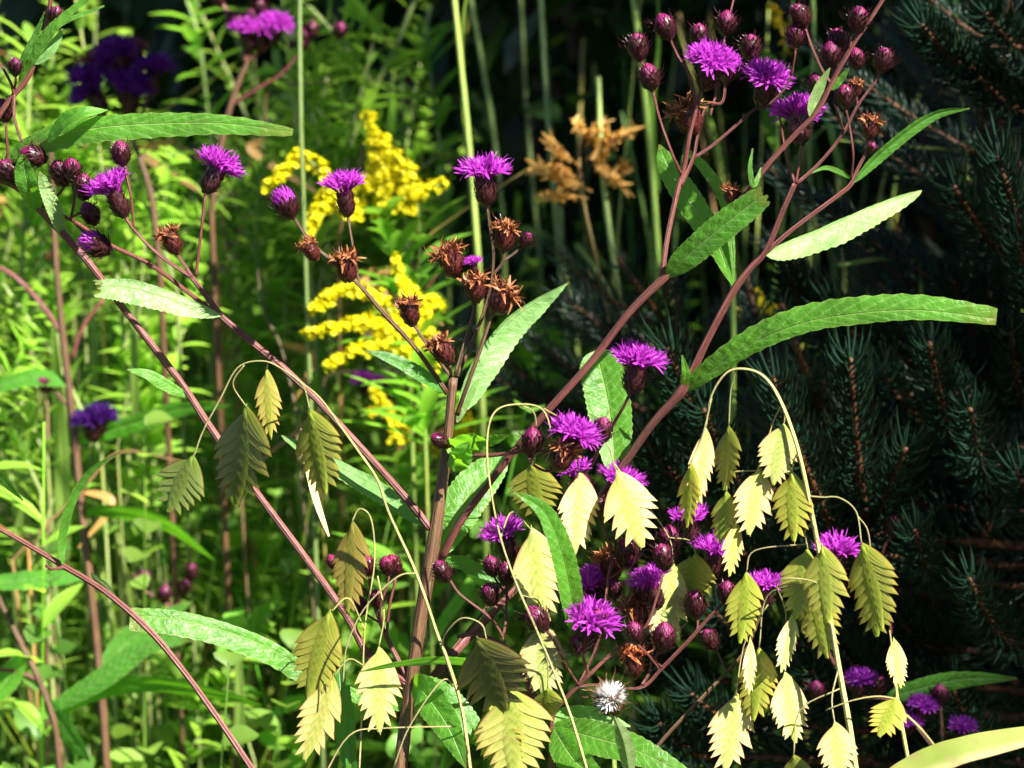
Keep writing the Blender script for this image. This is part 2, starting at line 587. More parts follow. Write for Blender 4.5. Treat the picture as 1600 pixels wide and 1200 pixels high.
def bracts(mb, prof, count, rg, ln=0.0036, wd=0.0024, spread=0.25, hair=0.5, z0=0.0, z1=1.0, m=0):
    """overlapping pointed scales round a lathe profile (metres), with bristle tips"""
    H = prof[-1][1]

    def rad(z):
        for (r0, za), (r1, zb) in zip(prof, prof[1:]):
            if za <= z <= zb:
                return r0 + (r1 - r0) * (z - za) / max(1e-9, zb - za)
        return prof[-1][0]
    for k in range(count):
        q = (k + 0.5) / count
        z = H * (z0 + (z1 - z0) * q) - ln * 0.25
        a = k * 2.39996 + rg.uniform(-0.15, 0.15)
        ca, sa = math.cos(a), math.sin(a)
        rad_v, tan_v, up = Vector((ca, sa, 0)), Vector((-sa, ca, 0)), Vector((0, 0, 1))
        L = ln * rg.uniform(0.85, 1.2) * (0.65 + 0.5 * q)
        W = wd * rg.uniform(0.85, 1.1)
        rows, uvs = [], []
        for i, (f, wf) in enumerate(((0, 0.6), (0.35, 1.0), (0.7, 0.7), (1.0, 0.06))):
            zz = z + L * f
            r = rad(max(0, min(H, zz))) + 0.00025 + (1 - q) * 0.00015 + (spread * L * f * f * f * rg.uniform(0.3, 1.3))
            c = rad_v * r + up * zz
            rows.append([c - tan_v * W * 0.5 * wf - rad_v * 0.00015, c + rad_v * 0.0001, c + tan_v * W * 0.5 * wf - rad_v * 0.00015])
            uvs.append([(-1, f), (0, f), (1, f)])
        mb.grid(rows, uvs, m)
        if rg.random() < hair * (1.2 - q * 0.5):
            tip = rows[-1][1]
            dr = (rad_v * rg.uniform(0.3, 1.1) + up * rg.uniform(-0.1, 1.0) + tan_v * rg.uniform(-0.5, 0.5)).normalized()
            hl = rg.uniform(0.0014, 0.0040)
            md = tip + dr * hl * 0.6
            en = tip + dr * hl + up * hl * 0.25
            wv = tan_v * 0.00017
            mb.grid([[tip - wv, tip + wv], [md - wv * 0.8, md + wv * 0.8], [en - wv * .3, en + wv * .3]], [[(0, 1), (0, 1)]] * 3, m)


INV_PROF = [(0.0011, 0), (0.0026, 0.0012), (0.0034, 0.0032), (0.0036, 0.0055), (0.0034, 0.0078), (0.0032, 0.0092)]


def strip(mb, p, d, side, L, w, rg, bend=0.6, seg=3, m=0, v0=0.3, v1=1.0):
    """thin curling petal lobe"""
    rows, uvs = [], []
    n = d.cross(side).normalized()
    b = n * rg.uniform(-bend, bend) + side * rg.uniform(-bend, bend) * 0.6
    q, dd = p.copy(), d.copy()
    for i in range(seg + 1):
        f = i / seg
        ww = w * 0.5 * (1.0 if f < 0.5 else 1.6 * (1 - f) + 0.2)
        rows.append([q - side * ww, q + side * ww])
        uvs.append([(-1, v0 + (v1 - v0) * f), (1, v0 + (v1 - v0) * f)])
        q = q + dd * (L / seg)
        dd = (dd + b * 0.45).normalized()
    mb.grid(rows, uvs, m)


def florets_mesh(name, seed, count=30, spread=72, tube=0.0066, lobe=0.0044, lean=0.0):
    rg = random.Random(seed)
    mb = MB()
    for k in range(count):
        q = (k + 0.5) / count
        pol = R(spread) * math.sqrt(q) * rg.uniform(0.85, 1.1)
        a = k * 2.39996 + rg.uniform(-0.3, 0.3)
        d = Vector((math.sin(pol) * math.cos(a), math.sin(pol) * math.sin(a), math.cos(pol))).normalized()
        b = Vector((math.cos(a) * 0.0023 * math.sqrt(q), math.sin(a) * 0.0023 * math.sqrt(q), 0.0086))
        L = tube * rg.uniform(0.85, 1.2)
        # gently rising tube: starts upright, bends outwards
        p1 = b + Vector((0, 0, 1)).lerp(d, 0.45).normalized() * L * 0.45
        p2 = p1 + d * L * 0.35
        p3 = p2 + d * L * 0.22
        u = d.cross(Vector((0, 0, 1)))
        u = u.normalized() if u.length > 1e-4 else Vector((1, 0, 0))
        w = d.cross(u)
        rings = []
        for p, r, vv in ((b, 0.0003, 0), (p1, 0.00035, 0.25), (p2, 0.0006, 0.45), (p3, 0.0009, 0.6)):
            rings.append([mb.vert(p + (u * math.cos(2 * math.pi * j / 5) + w * math.sin(2 * math.pi * j / 5)) * r, (0, vv)) for j in range(5)])
        for i in range(3):
            for j in range(5):
                jj = (j + 1) % 5
                mb.face((rings[i][j], rings[i][jj], rings[i + 1][jj], rings[i + 1][j]))
        for j in range(5):
            an = 2 * math.pi * j / 5 + 0.6
            o = u * math.cos(an) + w * math.sin(an)
            dd = (d * rg.uniform(0.6, 1.1) + o * rg.uniform(0.35, 0.95)).normalized()
            sd = d.cross(o).normalized()
            strip(mb, p3 + o * 0.0008, dd, sd, lobe * rg.uniform(0.70, 1.1), 0.00115, rg, 0.7, 3, 0, 0.55, 1.0)
        sd = u
        for s in (-1, 1):
            strip(mb, p3, (d + sd * 0.25 * s).normalized(), w, lobe * rg.uniform(1.0, 1.5), 0.00035, rg, 0.9, 4, 0, 0.7, 1.0)
    return mb.mesh(name, [M_PETAL])


def involucre_mesh(name, seed, count=64, s=1.0):
    rg = random.Random(seed)
    mb = MB()
    prof = [(r * s, z) for r, z in INV_PROF]
    ovoid(mb, [(r * 0.97, z) for r, z in prof])
    bracts(mb, prof, count, rg, 0.0036, 0.0019, 0.45, 0.75)
    return mb.mesh(name, [M_SCALE])


def bud_mesh(name, seed, knob=0.35, open_=0.0):
    """closed bud: bracts below, magenta knob of packed florets above"""
    rg = random.Random(seed)
    mb = MB()
    prof = [(0.0011, 0), (0.0027, 0.0014), (0.0036, 0.0036), (0.0038, 0.0058), (0.0034, 0.0078), (0.0024, 0.0094), (0.0009, 0.0103)]
    ovoid(mb, [(r * 0.97, z) for r, z in prof], 12, 1)
    bracts(mb, prof, int(84 * (1 - knob * 0.7)), rg, 0.0036, 0.0019, 0.75, 0.95, 0.0, 1.0 - knob * 0.85)
    # packed floret tips on the crown of the bud
    z0 = 0.0103 * (1 - knob * 1.1)
    for k in range(60):
        q = k / 59
        z = z0 + (0.0101 - z0) * q
        r = 0
        for (r0, za), (r1, zb) in zip(prof, prof[1:]):
            if za <= z <= zb:
                r = r0 + (r1 - r0) * (z - za) / (zb - za)
        a = k * 2.39996
        o = Vector((math.cos(a), math.sin(a), 0))
        t = Vector((-math.sin(a), math.cos(a), 0))
        p = o * (r * 0.99) + Vector((0, 0, z))
        d = (Vector((0, 0, 1)) - o * 0.35 * (q if not open_ else -open_)).normalized()
        L = 0.0016 + open_ * 0.0028 * rg.uniform(0.7, 1.2)
        rows = []
        for f, wf in ((0, 1), (0.6, 0.9), (1, 0.25)):
            c = p + d * L * f + o * (0.00025 - 0.0007 * q * f * (0 if open_ else 1))
            rows.append([c - t * 0.0005 * wf - o * 0.0001, c + o * 0.00012, c + t * 0.0005 * wf - o * 0.0001])
        mb.grid(rows, [[(-1, 0.3 + 0.35 * i), (0, 0.3 + 0.35 * i), (1, 0.3 + 0.35 * i)] for i in range(3)], 1)
    return mb.mesh(name, [M_SCALE, M_KNOB if not open_ else M_PETAL])


def withered_mesh(name, seed, long=1.0):
    rg = random.Random(seed)
    mb = MB()
    for k in range(34):
        q = (k + 0.5) / 34
        pol = R(75) * math.sqrt(q) * rg.uniform(0.5, 1.25)
        a = k * 2.39996 + rg.uniform(-0.4, 0.4)
        d = Vector((math.sin(pol) * math.cos(a), math.sin(pol) * math.sin(a), math.cos(pol))).normalized()
        b = Vector((math.cos(a) * 0.0027 * math.sqrt(q), math.sin(a) * 0.0027 * math.sqrt(q), 0.0080))
        sd = d.cross(Vector((0.3, 0.2, 1))).normalized()
        strip(mb, b, d, sd, rg.uniform(0.004, 0.0085) * long, 0.0014, rg, 1.5, 6, 0, 0.0, 1.0)
        strip(mb, b + d * 0.002, (d + sd * 0.6).normalized(), d.cross(sd), rg.uniform(0.003, 0.0055) * long, 0.0010, rg, 1.8, 5, 0, 0.3, 1.0)
    return mb.mesh(name, [M_RUST])


FLORETS = [florets_mesh('florets', 11), florets_mesh('florets', 12, 36, 70), florets_mesh('florets', 13, 26, 55, 0.0072), florets_mesh('florets', 14, 46, 80, 0.0060)]
INVOL = [involucre_mesh('involucre', 21), involucre_mesh('involucre', 22, 70, 1.06), involucre_mesh('involucre', 23, 58, 0.94)]
BUDS = [bud_mesh('flower_bud', 31, 0.30), bud_mesh('flower_bud', 32, 0.45), bud_mesh('flower_bud', 33, 0.2), bud_mesh('flower_bud', 34, 0.4)]
OPENB = [bud_mesh('opening_bud', 36, 0.5, 0.22)]
WITH = [withered_mesh('withered_florets', 41), withered_mesh('withered_florets', 42, 1.25), withered_mesh('withered_florets', 43, 0.8)]


def place(p0, p1, toward, spin, sc):
    """matrix: local z from p0 towards p1 (world points), leaning `toward` the camera"""
    z = (p1 - p0).normalized()
    z = (z + NC * toward).normalized()
    q = z.to_track_quat('Z', 'Y')
    return Matrix.Translation(p0) @ q.to_matrix().to_4x4() @ Matrix.Rotation(spin, 4, 'Z') @ Matrix.Scale(sc, 4)


HC = [0]


def head(parent, kind, bx, by, tx, ty, dz=0.0, d=D0, sc=None, toward=0.15, color=None, var=None):
    """flower head, bud or withered head: base pixel, pixel it points at"""
    HC[0] += 1
    k = HC[0] if var is None else var
    dd = d + dz * 0.01
    p0, p1 = at(bx, by, dd), at(tx, ty, dd)
    L = (p1 - p0).length
    spin = (HC[0] * 1.7) % 6.28
    if kind == 'flower':
        M = place(p0, p1, toward, spin, sc or 1.0)
        o = link('flower_head', INVOL[k % 3], parent, M)
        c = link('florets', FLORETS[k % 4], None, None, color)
        c.parent = o
    elif kind == 'bud':
        M = place(p0, p1, toward, spin, 0.81 * (sc or max(0.5, L / 0.0103)))
        o = link('flower_bud', BUDS[k % 4], parent, M, color)
    elif kind == 'open':
        M = place(p0, p1, toward, spin, sc or 1.0)
        o = link('opening_bud', OPENB[0], parent, M, color)
    else:
        M = place(p0, p1, toward, spin, sc or 1.0)
        o = link('withered_head', INVOL[k % 3], parent, M, (1.7, 1.35, 0.9))
        c = link('florets', WITH[k % 3], None, None, color)
        c.parent = o
    return o


# ------------------------------------------------------------------ oat spikelets
def spikelet_mesh(seed, n=12, peak=0.36, droop=0.0):
    """flat drooping spikelet, unit long along -z from its base, unit wide in x"""
    rg = random.Random(seed)
    mb = MB()
    bend = rg.uniform(-.10, .10)

    def env(t):
        t = max(0.0, min(1.0, t))
        a = peak / (1 - peak) * 0.9
        return 0.5 * (t ** a) * ((1 - t) ** 0.9) / (peak ** a * (1 - peak) ** 0.9)
    for i in range(n):
        s = 1 if i % 2 else -1
        q = i / (n - 1)
        t0 = 0.012 + 0.70 * q
        ln = (0.38 - 0.12 * q) * rg.uniform(0.93, 1.07)
        t1 = min(1.0, t0 + ln)
        xt = (env(t0 + ln * 0.66) * rg.uniform(0.98, 1.14) + 0.035) if q < 0.97 else 0.0
        xt = max(xt, 0.03)
        tip = Vector((s * xt, 0, -t1))
        base = Vector((s * 0.01, 0, -t0))
        kc = Vector((s * (xt * 0.68 + 0.02), 0, -(t0 + ln * 0.36)))           # keel control
        ic = Vector((-s * 0.16 * (1 - 0.5 * q), 0, -(t0 + ln * 0.62)))         # inner edge control
        th = 0.020 * (1 - 0.45 * q)
        bias = 0.020 * (1 - q) + 0.005
        tw = rg.uniform(-0.03, 0.03)
        nu, nv = 8, 4
        for side in (1, -1):
            rows, uvs = [], []
            for a in range(nu + 1):
                u = a / nu
                kp = base * (1 - u) ** 2 + kc * 2 * u * (1 - u) + tip * u * u
                ip = base * (1 - u) ** 2 + ic * 2 * u * (1 - u) + tip * u * u
                row, ur = [], []
                for b in range(nv + 1):
                    v = b / nv
                    p = kp.lerp(ip, v)
                    y = (bias + th * math.sin(math.pi * min(1, u ** 0.8))) * (1 - (1 - v) ** 2.2) * (1 if u < 0.999 else 0.2)
                    p = p + Vector((bend * p.z * p.z + tw * u, -side * y, 0))
                    row.append(p)
                    ur.append((v, u))
                if side * s > 0:
                    row.reverse()
                    ur.reverse()
                rows.append(row)
                uvs.append(ur)
            mb.grid(rows, uvs)
    # the swollen middle where the scales close over one another
    for side in (1, -1):
        rows, uvs = [], []
        for a in range(41):
            t = 0.015 + 0.93 * a / 40
            row, ur = [], []
            for b in range(13):
                x = -1 + b / 6
                hwid = env(t) * 0.50 * min(1, .12 + t / .30) + .004
                ph = (t - abs(x) * hwid * .9) * n * .66 + (.5 if x > 0 else 0)
                saw = ph - math.floor(ph)
                y = (0.044 * (1 - .5 * t) + .016 * saw * (1 - abs(x) * .6)) * (1 - abs(x) ** 2.6) * min(1, 14 * t) + 0.004
                row.append(Vector((x * hwid + bend * t * t, -side * y, -t)))
                ur.append((.35 + .5 * abs(x) * (1 - saw) + .1 * saw, min(.8, .12 + .62 * saw)))
            if side > 0:
                row.reverse()
                ur.reverse()
            rows.append(row)
            uvs.append(ur)
        mb.grid(rows, uvs)
    mb.tube([Vector((0, 0, 0.01)), Vector((0, 0, -0.3)), Vector((bend * .5, 0, -0.75))], [0.012, 0.01, 0.005], 5)
    return mb.mesh('spikelet', [M_OAT])


SPK = [spikelet_mesh(51, 13, .34), spikelet_mesh(52, 15, 0.31), spikelet_mesh(53, 12, 0.38), spikelet_mesh(54, 14, 0.29), spikelet_mesh(55, 16, 0.32), spikelet_mesh(56, 13, .40)]
SC = [0]


def spikelet(parent, x0, y0, x1, y1, w, dz=0, yaw=0, color=None, d=D0, toward=0.0):
    """base pixel, tip pixel, width in px; yaw turns its flat face (degrees, + to the sun side)"""
    SC[0] += 1
    dd = d + dz * 0.01
    p0, p1 = at(x0, y0, dd), at(x1, y1, dd)
    ax = p1 - p0
    L = ax.length
    z = -((ax.normalized() + NC * toward).normalized())
    x = z.cross(NC).normalized() * -1
    y = z.cross(x)                       # local y; front is -y
    Mr = Matrix((x, y, z)).transposed().to_4x4()
    W = w * K * dd * .88
    cy = abs(math.cos(R(yaw)))
    W = W / max(0.55, cy)
    M = Matrix.Translation(p0) @ Mr @ Matrix.Rotation(R(yaw), 4, 'Z') @ Matrix.Diagonal((W, min(W, 0.02) * 1.0, L, 1))
    rs = random.Random(SC[0])
    f = rs.uniform(.84, 1.08)
    color = (color[0] * f * rs.uniform(.95, 1.08), color[1] * f, color[2] * f * rs.uniform(.75, 1.1))
    return link('spikelet', SPK[SC[0] % 6], parent, M, color)


# ------------------------------------------------------------------ the ground
def make_ground():
    mb = MB()
    xs = [-120, -40, -12, -6, -4, -3] + [-2.5 + 0.25 * i for i in range(21)] + [3, 4, 6, 12, 40, 120]
    ys = [-120, -40, -10, -4, -2] + [-1 + 0.3 * i for i in range(40)] + [12, 16, 24, 50, 160]
    rows = [[Vector((x, y, ground_z(x, y))) for x in xs] for y in ys]
    mb.grid(rows, [[(0, 0)] * len(xs)] * len(ys))
    tag(mb.build('ground', M_SOIL), kind='structure')


make_ground()

# ------------------------------------------------------------------ the ironweed in the middle
LG = (0.9, 1.0, 0.8)
base = Vector((-0.075, 1.40, ground_z(-0.075, 1.40)))
iw = root('ironweed', base, 'tall ironweed with the thick brown central stem and long reddish branches spreading both ways', 'wildflower', 'ironweed plants')
mb = MB()
stem(mb, [(622, 1230, 0, 11), (640, 1080, 0, 11), (660, 950, 0, 11.5), (677, 850, 0, 12), (690, 760, 0, 10), (700, 680, 0, 9.5), (708, 590, 0, 8.5)], D0, 6, 12, down=(base.x, base.y))
mb.build('main_stem', M_STEMB, iw, at(690, 760))


def branch(parts, parent=iw, d=D0, mat=None, down=None, name='branch', sides=8):
    mb = MB()
    for i, p in enumerate(parts):
        stem(mb, p, d, 6, sides if i == 0 else 7, down=down if i == 0 else None)
    q = parts[0][len(parts[0]) // 2]
    return mb.build(name, mat or M_STEM, parent, at(q[0], q[1], d + q[2] * .01))


# top spray of the central stem
branch([[(699, 615, 0, 5), (650, 545, -.5, 4.6), (600, 490, -1, 4.4), (563, 447, -1.3, 4), (528, 415, -1.5, 3.6), (490, 383, -1.7, 3.3), (462, 345, -1.9, 3.2), (450, 328, -2, 3.2)],
        [(561, 445, -1.3, 3.2), (553, 395, -1.2, 2.8), (547, 360, -1.1, 2.6), (544, 338, -1, 2.8)],
        [(704, 588, 0, 3.6), (670, 543, 0.6, 3.3), (647, 508, 0.8, 3.2)],
        [(706, 590, 0, 3.5), (703, 572, -.8, 3.4)]], mat=M_STEMB)
branch([[(712, 585, 0, 4.2), (728, 530, 0.2, 3.8), (741, 480, 0.4, 3.6), (728, 450, 0.5, 3.4), (716, 428, 0.6, 3.2)],
        [(714, 588, 0, 4.2), (740, 530, 0.9, 4), (757, 485, 1.1, 3.8), (768, 440, 1.2, 3.4), (771, 395, 1.1, 3.2), (765, 350, 1.0, 3.2), (761, 318, 1.0, 3.4)],
        [(770, 430, 1.2, 2.8), (785, 410, 1.3, 2.6), (787, 392, 1.3, 2.6)], [(786, 408, 1.3, 2.4), (808, 392, 1.6, 2.3), (820, 378, 1.7, 2.2)],
        [(741, 485, .4, 2.8), (744, 470, .2, 2.8)],
        [(714, 648, 0, 5), (728, 608, -.4, 4.6), (748, 552, -.6, 4.2), (767, 497, -.7, 3.8), (775, 486, -.7, 3.4)]], mat=M_STEMB)
head(iw, 'flower', 760, 320, 757, 262, 1.0, var=1)
head(iw, 'flower', 543, 338, 534, 270, -1.0, sc=0.88, var=2)
head(iw, 'open', 456, 340, 437, 298, -2, sc=1.05)
head(iw, 'with', 495, 405, 474, 375, -1.7, sc=0.75, var=2)
head(iw, 'with', 545, 440, 536, 395, -1.5, sc=0.95, var=0)
head(iw, 'with', 645, 508, 634, 460, .8, sc=0.95, var=2)
head(iw, 'with', 704, 566, 672, 520, -.8, sc=0.98, var=2)
head(iw, 'with', 714, 432, 692, 375, .6, sc=1.05, var=1)
head(iw, 'with', 744, 472, 740, 420, .2, sc=0.95, var=2)
head(iw, 'flower', 743, 430, 737, 398, .3, sc=0.38, var=2)
head(iw, 'with', 772, 490, 792, 450, -.7, sc=1.0, var=1)
head(iw, 'with', 787, 392, 790, 340, 1.3, sc=0.98, var=2)
head(iw, 'bud', 812, 385, 834, 358, 1.7, sc=0.72, var=2)
leaf(iw, [(716, 640, 0.2), (742, 575, .4), (790, 508, 1.0), (840, 470, 1.3), (888, 441, 1.5)], 78, face=-12, fold=8, wl=1.0, wr=0.22, under=True, color=(.85, 1.0, .9), shape=(.45, .9), serr=.03)
leaf(iw, [(697, 612, 0), (660, 587, -.5), (615, 562, -.8), (572, 548, -1)], 26, face=-25, fold=14, color=(.6, .8, .6))
leaf(iw, [(714, 660, .2), (735, 610, .3), (748, 592, .4)], 20, face=30, under=True)

# long left branch from the central fork
branch([[(672, 826, 0, 8), (640, 785, .2, 7), (560, 695, .6, 6.5), (490, 620, 1, 6.2), (440, 573, 1.1, 7.2), (400, 540, 1.2, 6.6), (358, 505, 1.3, 7), (343, 490, 1.3, 6.2), (322, 462, 1.2, 5.4), (300, 433, 1.1, 5)],
        [(350, 498, 1.3, 5), (313, 472, 1.8, 4.4), (240, 417, 2.4, 4.2), (173, 383, 2.9, 4), (117, 347, 3.3, 3.8), (60, 318, 3.6, 3.6)],
        [(300, 433, 1.1, 3.6), (286, 410, 1.0, 3.2), (274, 392, 1.0, 3)],
        [(306, 432, 1.1, 3.6), (311, 390, 1.0, 3.2), (318, 330, .8, 3), (321, 300, .8, 3.2)],
        [(297, 432, 1.1, 3.6), (248, 398, .7, 3.4), (213, 363, .5, 3.3), (198, 343, .4, 3.2), (190, 330, .4, 3.2)],
        [(209, 358, .5, 2.8), (205, 310, .3, 2.7), (194, 256, .2, 2.8)]])
head(iw, 'with', 278, 395, 253, 352, 1.0, sc=0.9, var=2)
head(iw, 'flower', 321, 300, 352, 240, .8, sc=0.92, var=0, toward=-.1)
head(iw, 'flower', 195, 338, 168, 280, .4, sc=0.95, var=2)
head(iw, 'bud', 193, 258, 183, 208, .2, sc=1.05)
leaf(iw, [(346, 493, 1.2), (300, 478, .8), (240, 458, .3), (190, 447, 0), (150, 447, -.2)], 62, face=-28, fold=10, wl=.45, wr=1.0, under=True, cut=.86, ragged=.6, color=(.95, 1.0, .95), shape=(.7, .6))
leaf(iw, [(672, 824, 0), (640, 796, .8), (585, 758, 1.4), (530, 728, 1.8), (440, 680, 2.2)], 56, face=-35, fold=6, wl=.4, wr=1.0, under=True, color=(.75, .95, .85), shape=(.6, .6))

# the lower left branch running out of the frame
branch([[(637, 1068, 0, 8), (580, 1030, .8, 7.5), (540, 960, 1.2, 7.2), (470, 862, 1.8, 7), (400, 768, 2.2, 7), (330, 670, 2.5, 7.2), (290, 608, 2.6, 7.2), (250, 555, 2.8, 7), (190, 478, 3, 6.8), (130, 400, 3.1, 6.8), (60, 325, 3.2, 6.2), (25, 292, 3.3, 5.6), (-20, 276, 3.4, 5)],
        [(62, 325, 3.2, 3.2), (95, 300, 2.9, 2.9), (100, 280, 2.8, 2.9)], [(110, 345, 3.2, 3), (116, 310, 2.6, 2.8), (112, 282, 2.4, 2.8)],
        [(25, 290, 3.3, 3), (40, 262, 2.6, 3), (54, 250, 2.5, 3)], [(118, 350, 3.1, 2.8), (135, 365, 2.2, 2.7), (150, 372, 1.8, 2.7)],
        [(14, 285, 3.3, 3), (12, 240, 3, 2.8), (9, 190, 2.8, 2.7)], [(110, 340, 3.2, 2.6), (130, 330, 2.2, 2.6), (136, 318, 2, 2.6)]])
for b in ((30, 285, -2, 250, 3.0, 1.2), (72, 250, 30, 236, 2.5, 1.15), (103, 290, 84, 244, 2.7, 1.15), (112, 284, 113, 232, 2.4, 1.05),
          (133, 312, 128, 256, 2.0, 1.1), (150, 350, 132, 316, 1.8, 1.05), (9, 190, 2, 152, 2.8, 1.0)):
    head(iw, 'bud', b[0], b[1], b[2], b[3], b[4], sc=b[5])
head(iw, 'open', 172, 392, 122, 368, 1.6, sc=1.1)
leaf(iw, [(8, 282, 3.2), (20, 250, 3.0), (70, 218, 2.4), (150, 200, 1.6), (250, 193, 1.2), (350, 193, .8), (458, 206, .6)], 47, face=2, fold=9, wl=.85, wr=1.1, cut=.975, color=(1.15, 1.15, 1.0), shape=(.5, .55), serr=.06)
leaf(iw, [(75, 222, 2.0), (100, 190, 1.4), (130, 176, 1.0), (168, 172, 1.4)], 32, face=35, fold=15, color=(1.1, 1.2, .9))
leaf(iw, [(60, 330, 3.2), (44, 290, 2.4), (38, 262, 2.2), (36, 240, 2)], 40, face=15, fold=18, color=(1.1, 1.2, 1))
leaf(iw, [(100, 372, 3.2), (86, 330, 2.6), (70, 290, 2.4), (62, 268, 2.2)], 28, face=-25, fold=12, under=True)
leaf(iw, [(293, 618, 2.6), (262, 600, 2.2), (232, 583, 1.9), (199, 577, 1.7)], 30, face=-15, fold=12, color=(1.1, 1.1, .9), wr=.5)
leaf(iw, [(640, 1112, 0), (560, 1085, .3), (490, 1056, .2), (420, 1012, -.4), (340, 982, -1), (270, 966, -1.4), (203, 961, -1.6)], 62, face=-18, fold=16, wl=1.0, wr=.45, cut=.80, color=(1.05, 1.1, .9), shape=(.65, .42))

# right hand main branch
branch([[(690, 872, 0, 8), (720, 815, -.4, 7), (780, 735, -.8, 6.6), (840, 660, -1.1, 6.6), (920, 570, -1.4, 7), (980, 492, -1.6, 7), (1035, 437, -1.8, 7.4), (1070, 408, -1.8, 6.2), (1130, 345, -1.9, 5.5), (1200, 257, -2, 5.3), (1240, 213, -2, 5), (1277, 173, -2.1, 5), (1303, 122, -2.1, 4.6), (1334, 68, -2.2, 4.3), (1350, 45, -2.2, 4), (1388, -14, -2.3, 4)],
        [(1298, 130, -2.1, 3), (1284, 108, -2.2, 2.8), (1268, 72, -2.4, 2.7), (1258, 42, -2.5, 2.7)], [(1236, 118, -2, 2.3), (1242, 88, -2.3, 2.3), (1243, 72, -2.3, 2.4)],
        [(1200, 165, -1.6, 2.2), (1225, 140, -1.8, 2.3), (1236, 118, -2, 2.3)],
        [(1328, 80, -2.2, 2.7), (1330, 60, -2.3, 2.6), (1338, 50, -2.3, 2.6)], [(1300, 125, -2.1, 2.6), (1303, 110, -1.8, 2.6), (1300, 100, -1.8, 2.6)]])
for b in ((1258, 42, 1240, 4, -2.5, 1.0), (1243, 74, 1241, 38, -2.3, 1.0), (1338, 50, 1344, 8, -2.3, 1.05), (1300, 104, 1296, 64, -1.8, 1.05),
          (1312, 84, 1306, 48, -1.2, 1.05), (1282, 150, 1272, 116, -1.4, 1.0), (1322, 170, 1318, 132, -1, 1.0), (1340, 108, 1336, 80, -1, .9)):
    head(iw, 'bud', b[0], b[1], b[2], b[3], b[4], sc=b[5])
leaf(iw, [(1266, 182, -2), (1272, 158, -2.1), (1284, 130, -2.2), (1297, 106, -2.3)], 22, face=-30, fold=10, under=True)
leaf(iw, [(1298, 140, -2), (1312, 126, -2.1), (1327, 106, -2.3)], 14, face=20, fold=12)
leaf(iw, [(1042, 432, -1.9), (1070, 404, -2.4), (1130, 353, -3), (1195, 303, -3.4)], 50, face=-10, fold=16, cut=.86, ragged=.5, color=(.8, .9, .8), shape=(.6, .5))
leaf(iw, [(1190, 262, -2), (1178, 290, -2.4), (1172, 262, -2.2), (1176, 232, -2)], 10, face=20, fold=8, n=20)
branch([[(1033, 440, -1.8, 5.6), (1043, 370, -1.6, 5.2), (1058, 300, -1.5, 5.2), (1068, 265, -1.5, 5), (1077, 212, -1.8, 4.2), (1088, 170, -2, 3.6), (1096, 135, -2, 3.5)],
        [(1064, 290, -1.5, 4), (1083, 247, -1.0, 3.6), (1090, 213, -.8, 3.4), (1104, 165, -.7, 3.2), (1128, 160, -.6, 3), (1134, 125, -.5, 3)],
        [(1084, 247, -1, 3.2), (1120, 222, -.6, 3), (1170, 178, -.2, 2.8), (1186, 165, -.2, 3)],
        [(1064, 272, -1.6, 3), (1052, 245, -2.2, 2.8), (1032, 190, -2.6, 2.6), (1019, 140, -2.8, 2.8)],
        [(1088, 172, -2, 2.8), (1080, 123, -2.5, 2.7), (1058, 85, -2.8, 2.7), (1046, 58, -3, 2.8)],
        [(1096, 140, -1.8, 2.4), (1100, 100, -.2, 2.4), (1092, 70, 0, 2.4)],
        [(1110, 180, -.7, 2.6), (1128, 110, .3, 2.5), (1133, 55, .6, 2.6), (1146, 0, .8, 2.4), (1150, -25, .9, 2.4)],
        [(1016, 110, -2.8, 2.2), (1002, 98, -3, 2.2), (998, 92, -3, 2.3)],
        [(1186, 160, -.2, 2.2), (1178, 120, .5, 2.2), (1174, 95, .6, 2.2)]])
head(iw, 'flower', 1100, 140, 1110, 95, -2.2, sc=1.0, var=3, toward=.45)
head(iw, 'flower', 1190, 168, 1200, 118, -.3, sc=1.0, var=3, toward=.35)
head(iw, 'open', 1134, 128, 1144, 84, -.5, sc=1.0)
for b in ((1019, 140, 1008, 92, -2.8, 1.1), (1000, 94, 992, 48, -3, 1.1), (1048, 60, 1028, 18, -3, 1.1), (1091, 74, 1092, 38, 0, 1.0), (1133, 55, 1136, 12, .6, 1.05), (1174, 95, 1172, 55, .6, 1.1)):
    head(iw, 'bud', b[0], b[1], b[2], b[3], b[4], sc=b[5])
head(iw, 'with', 1088, 208, 1056, 150, -.8, sc=1.1, var=1)
head(iw, 'with', 1140, 318, 1142, 292, 1, sc=.6, var=0)

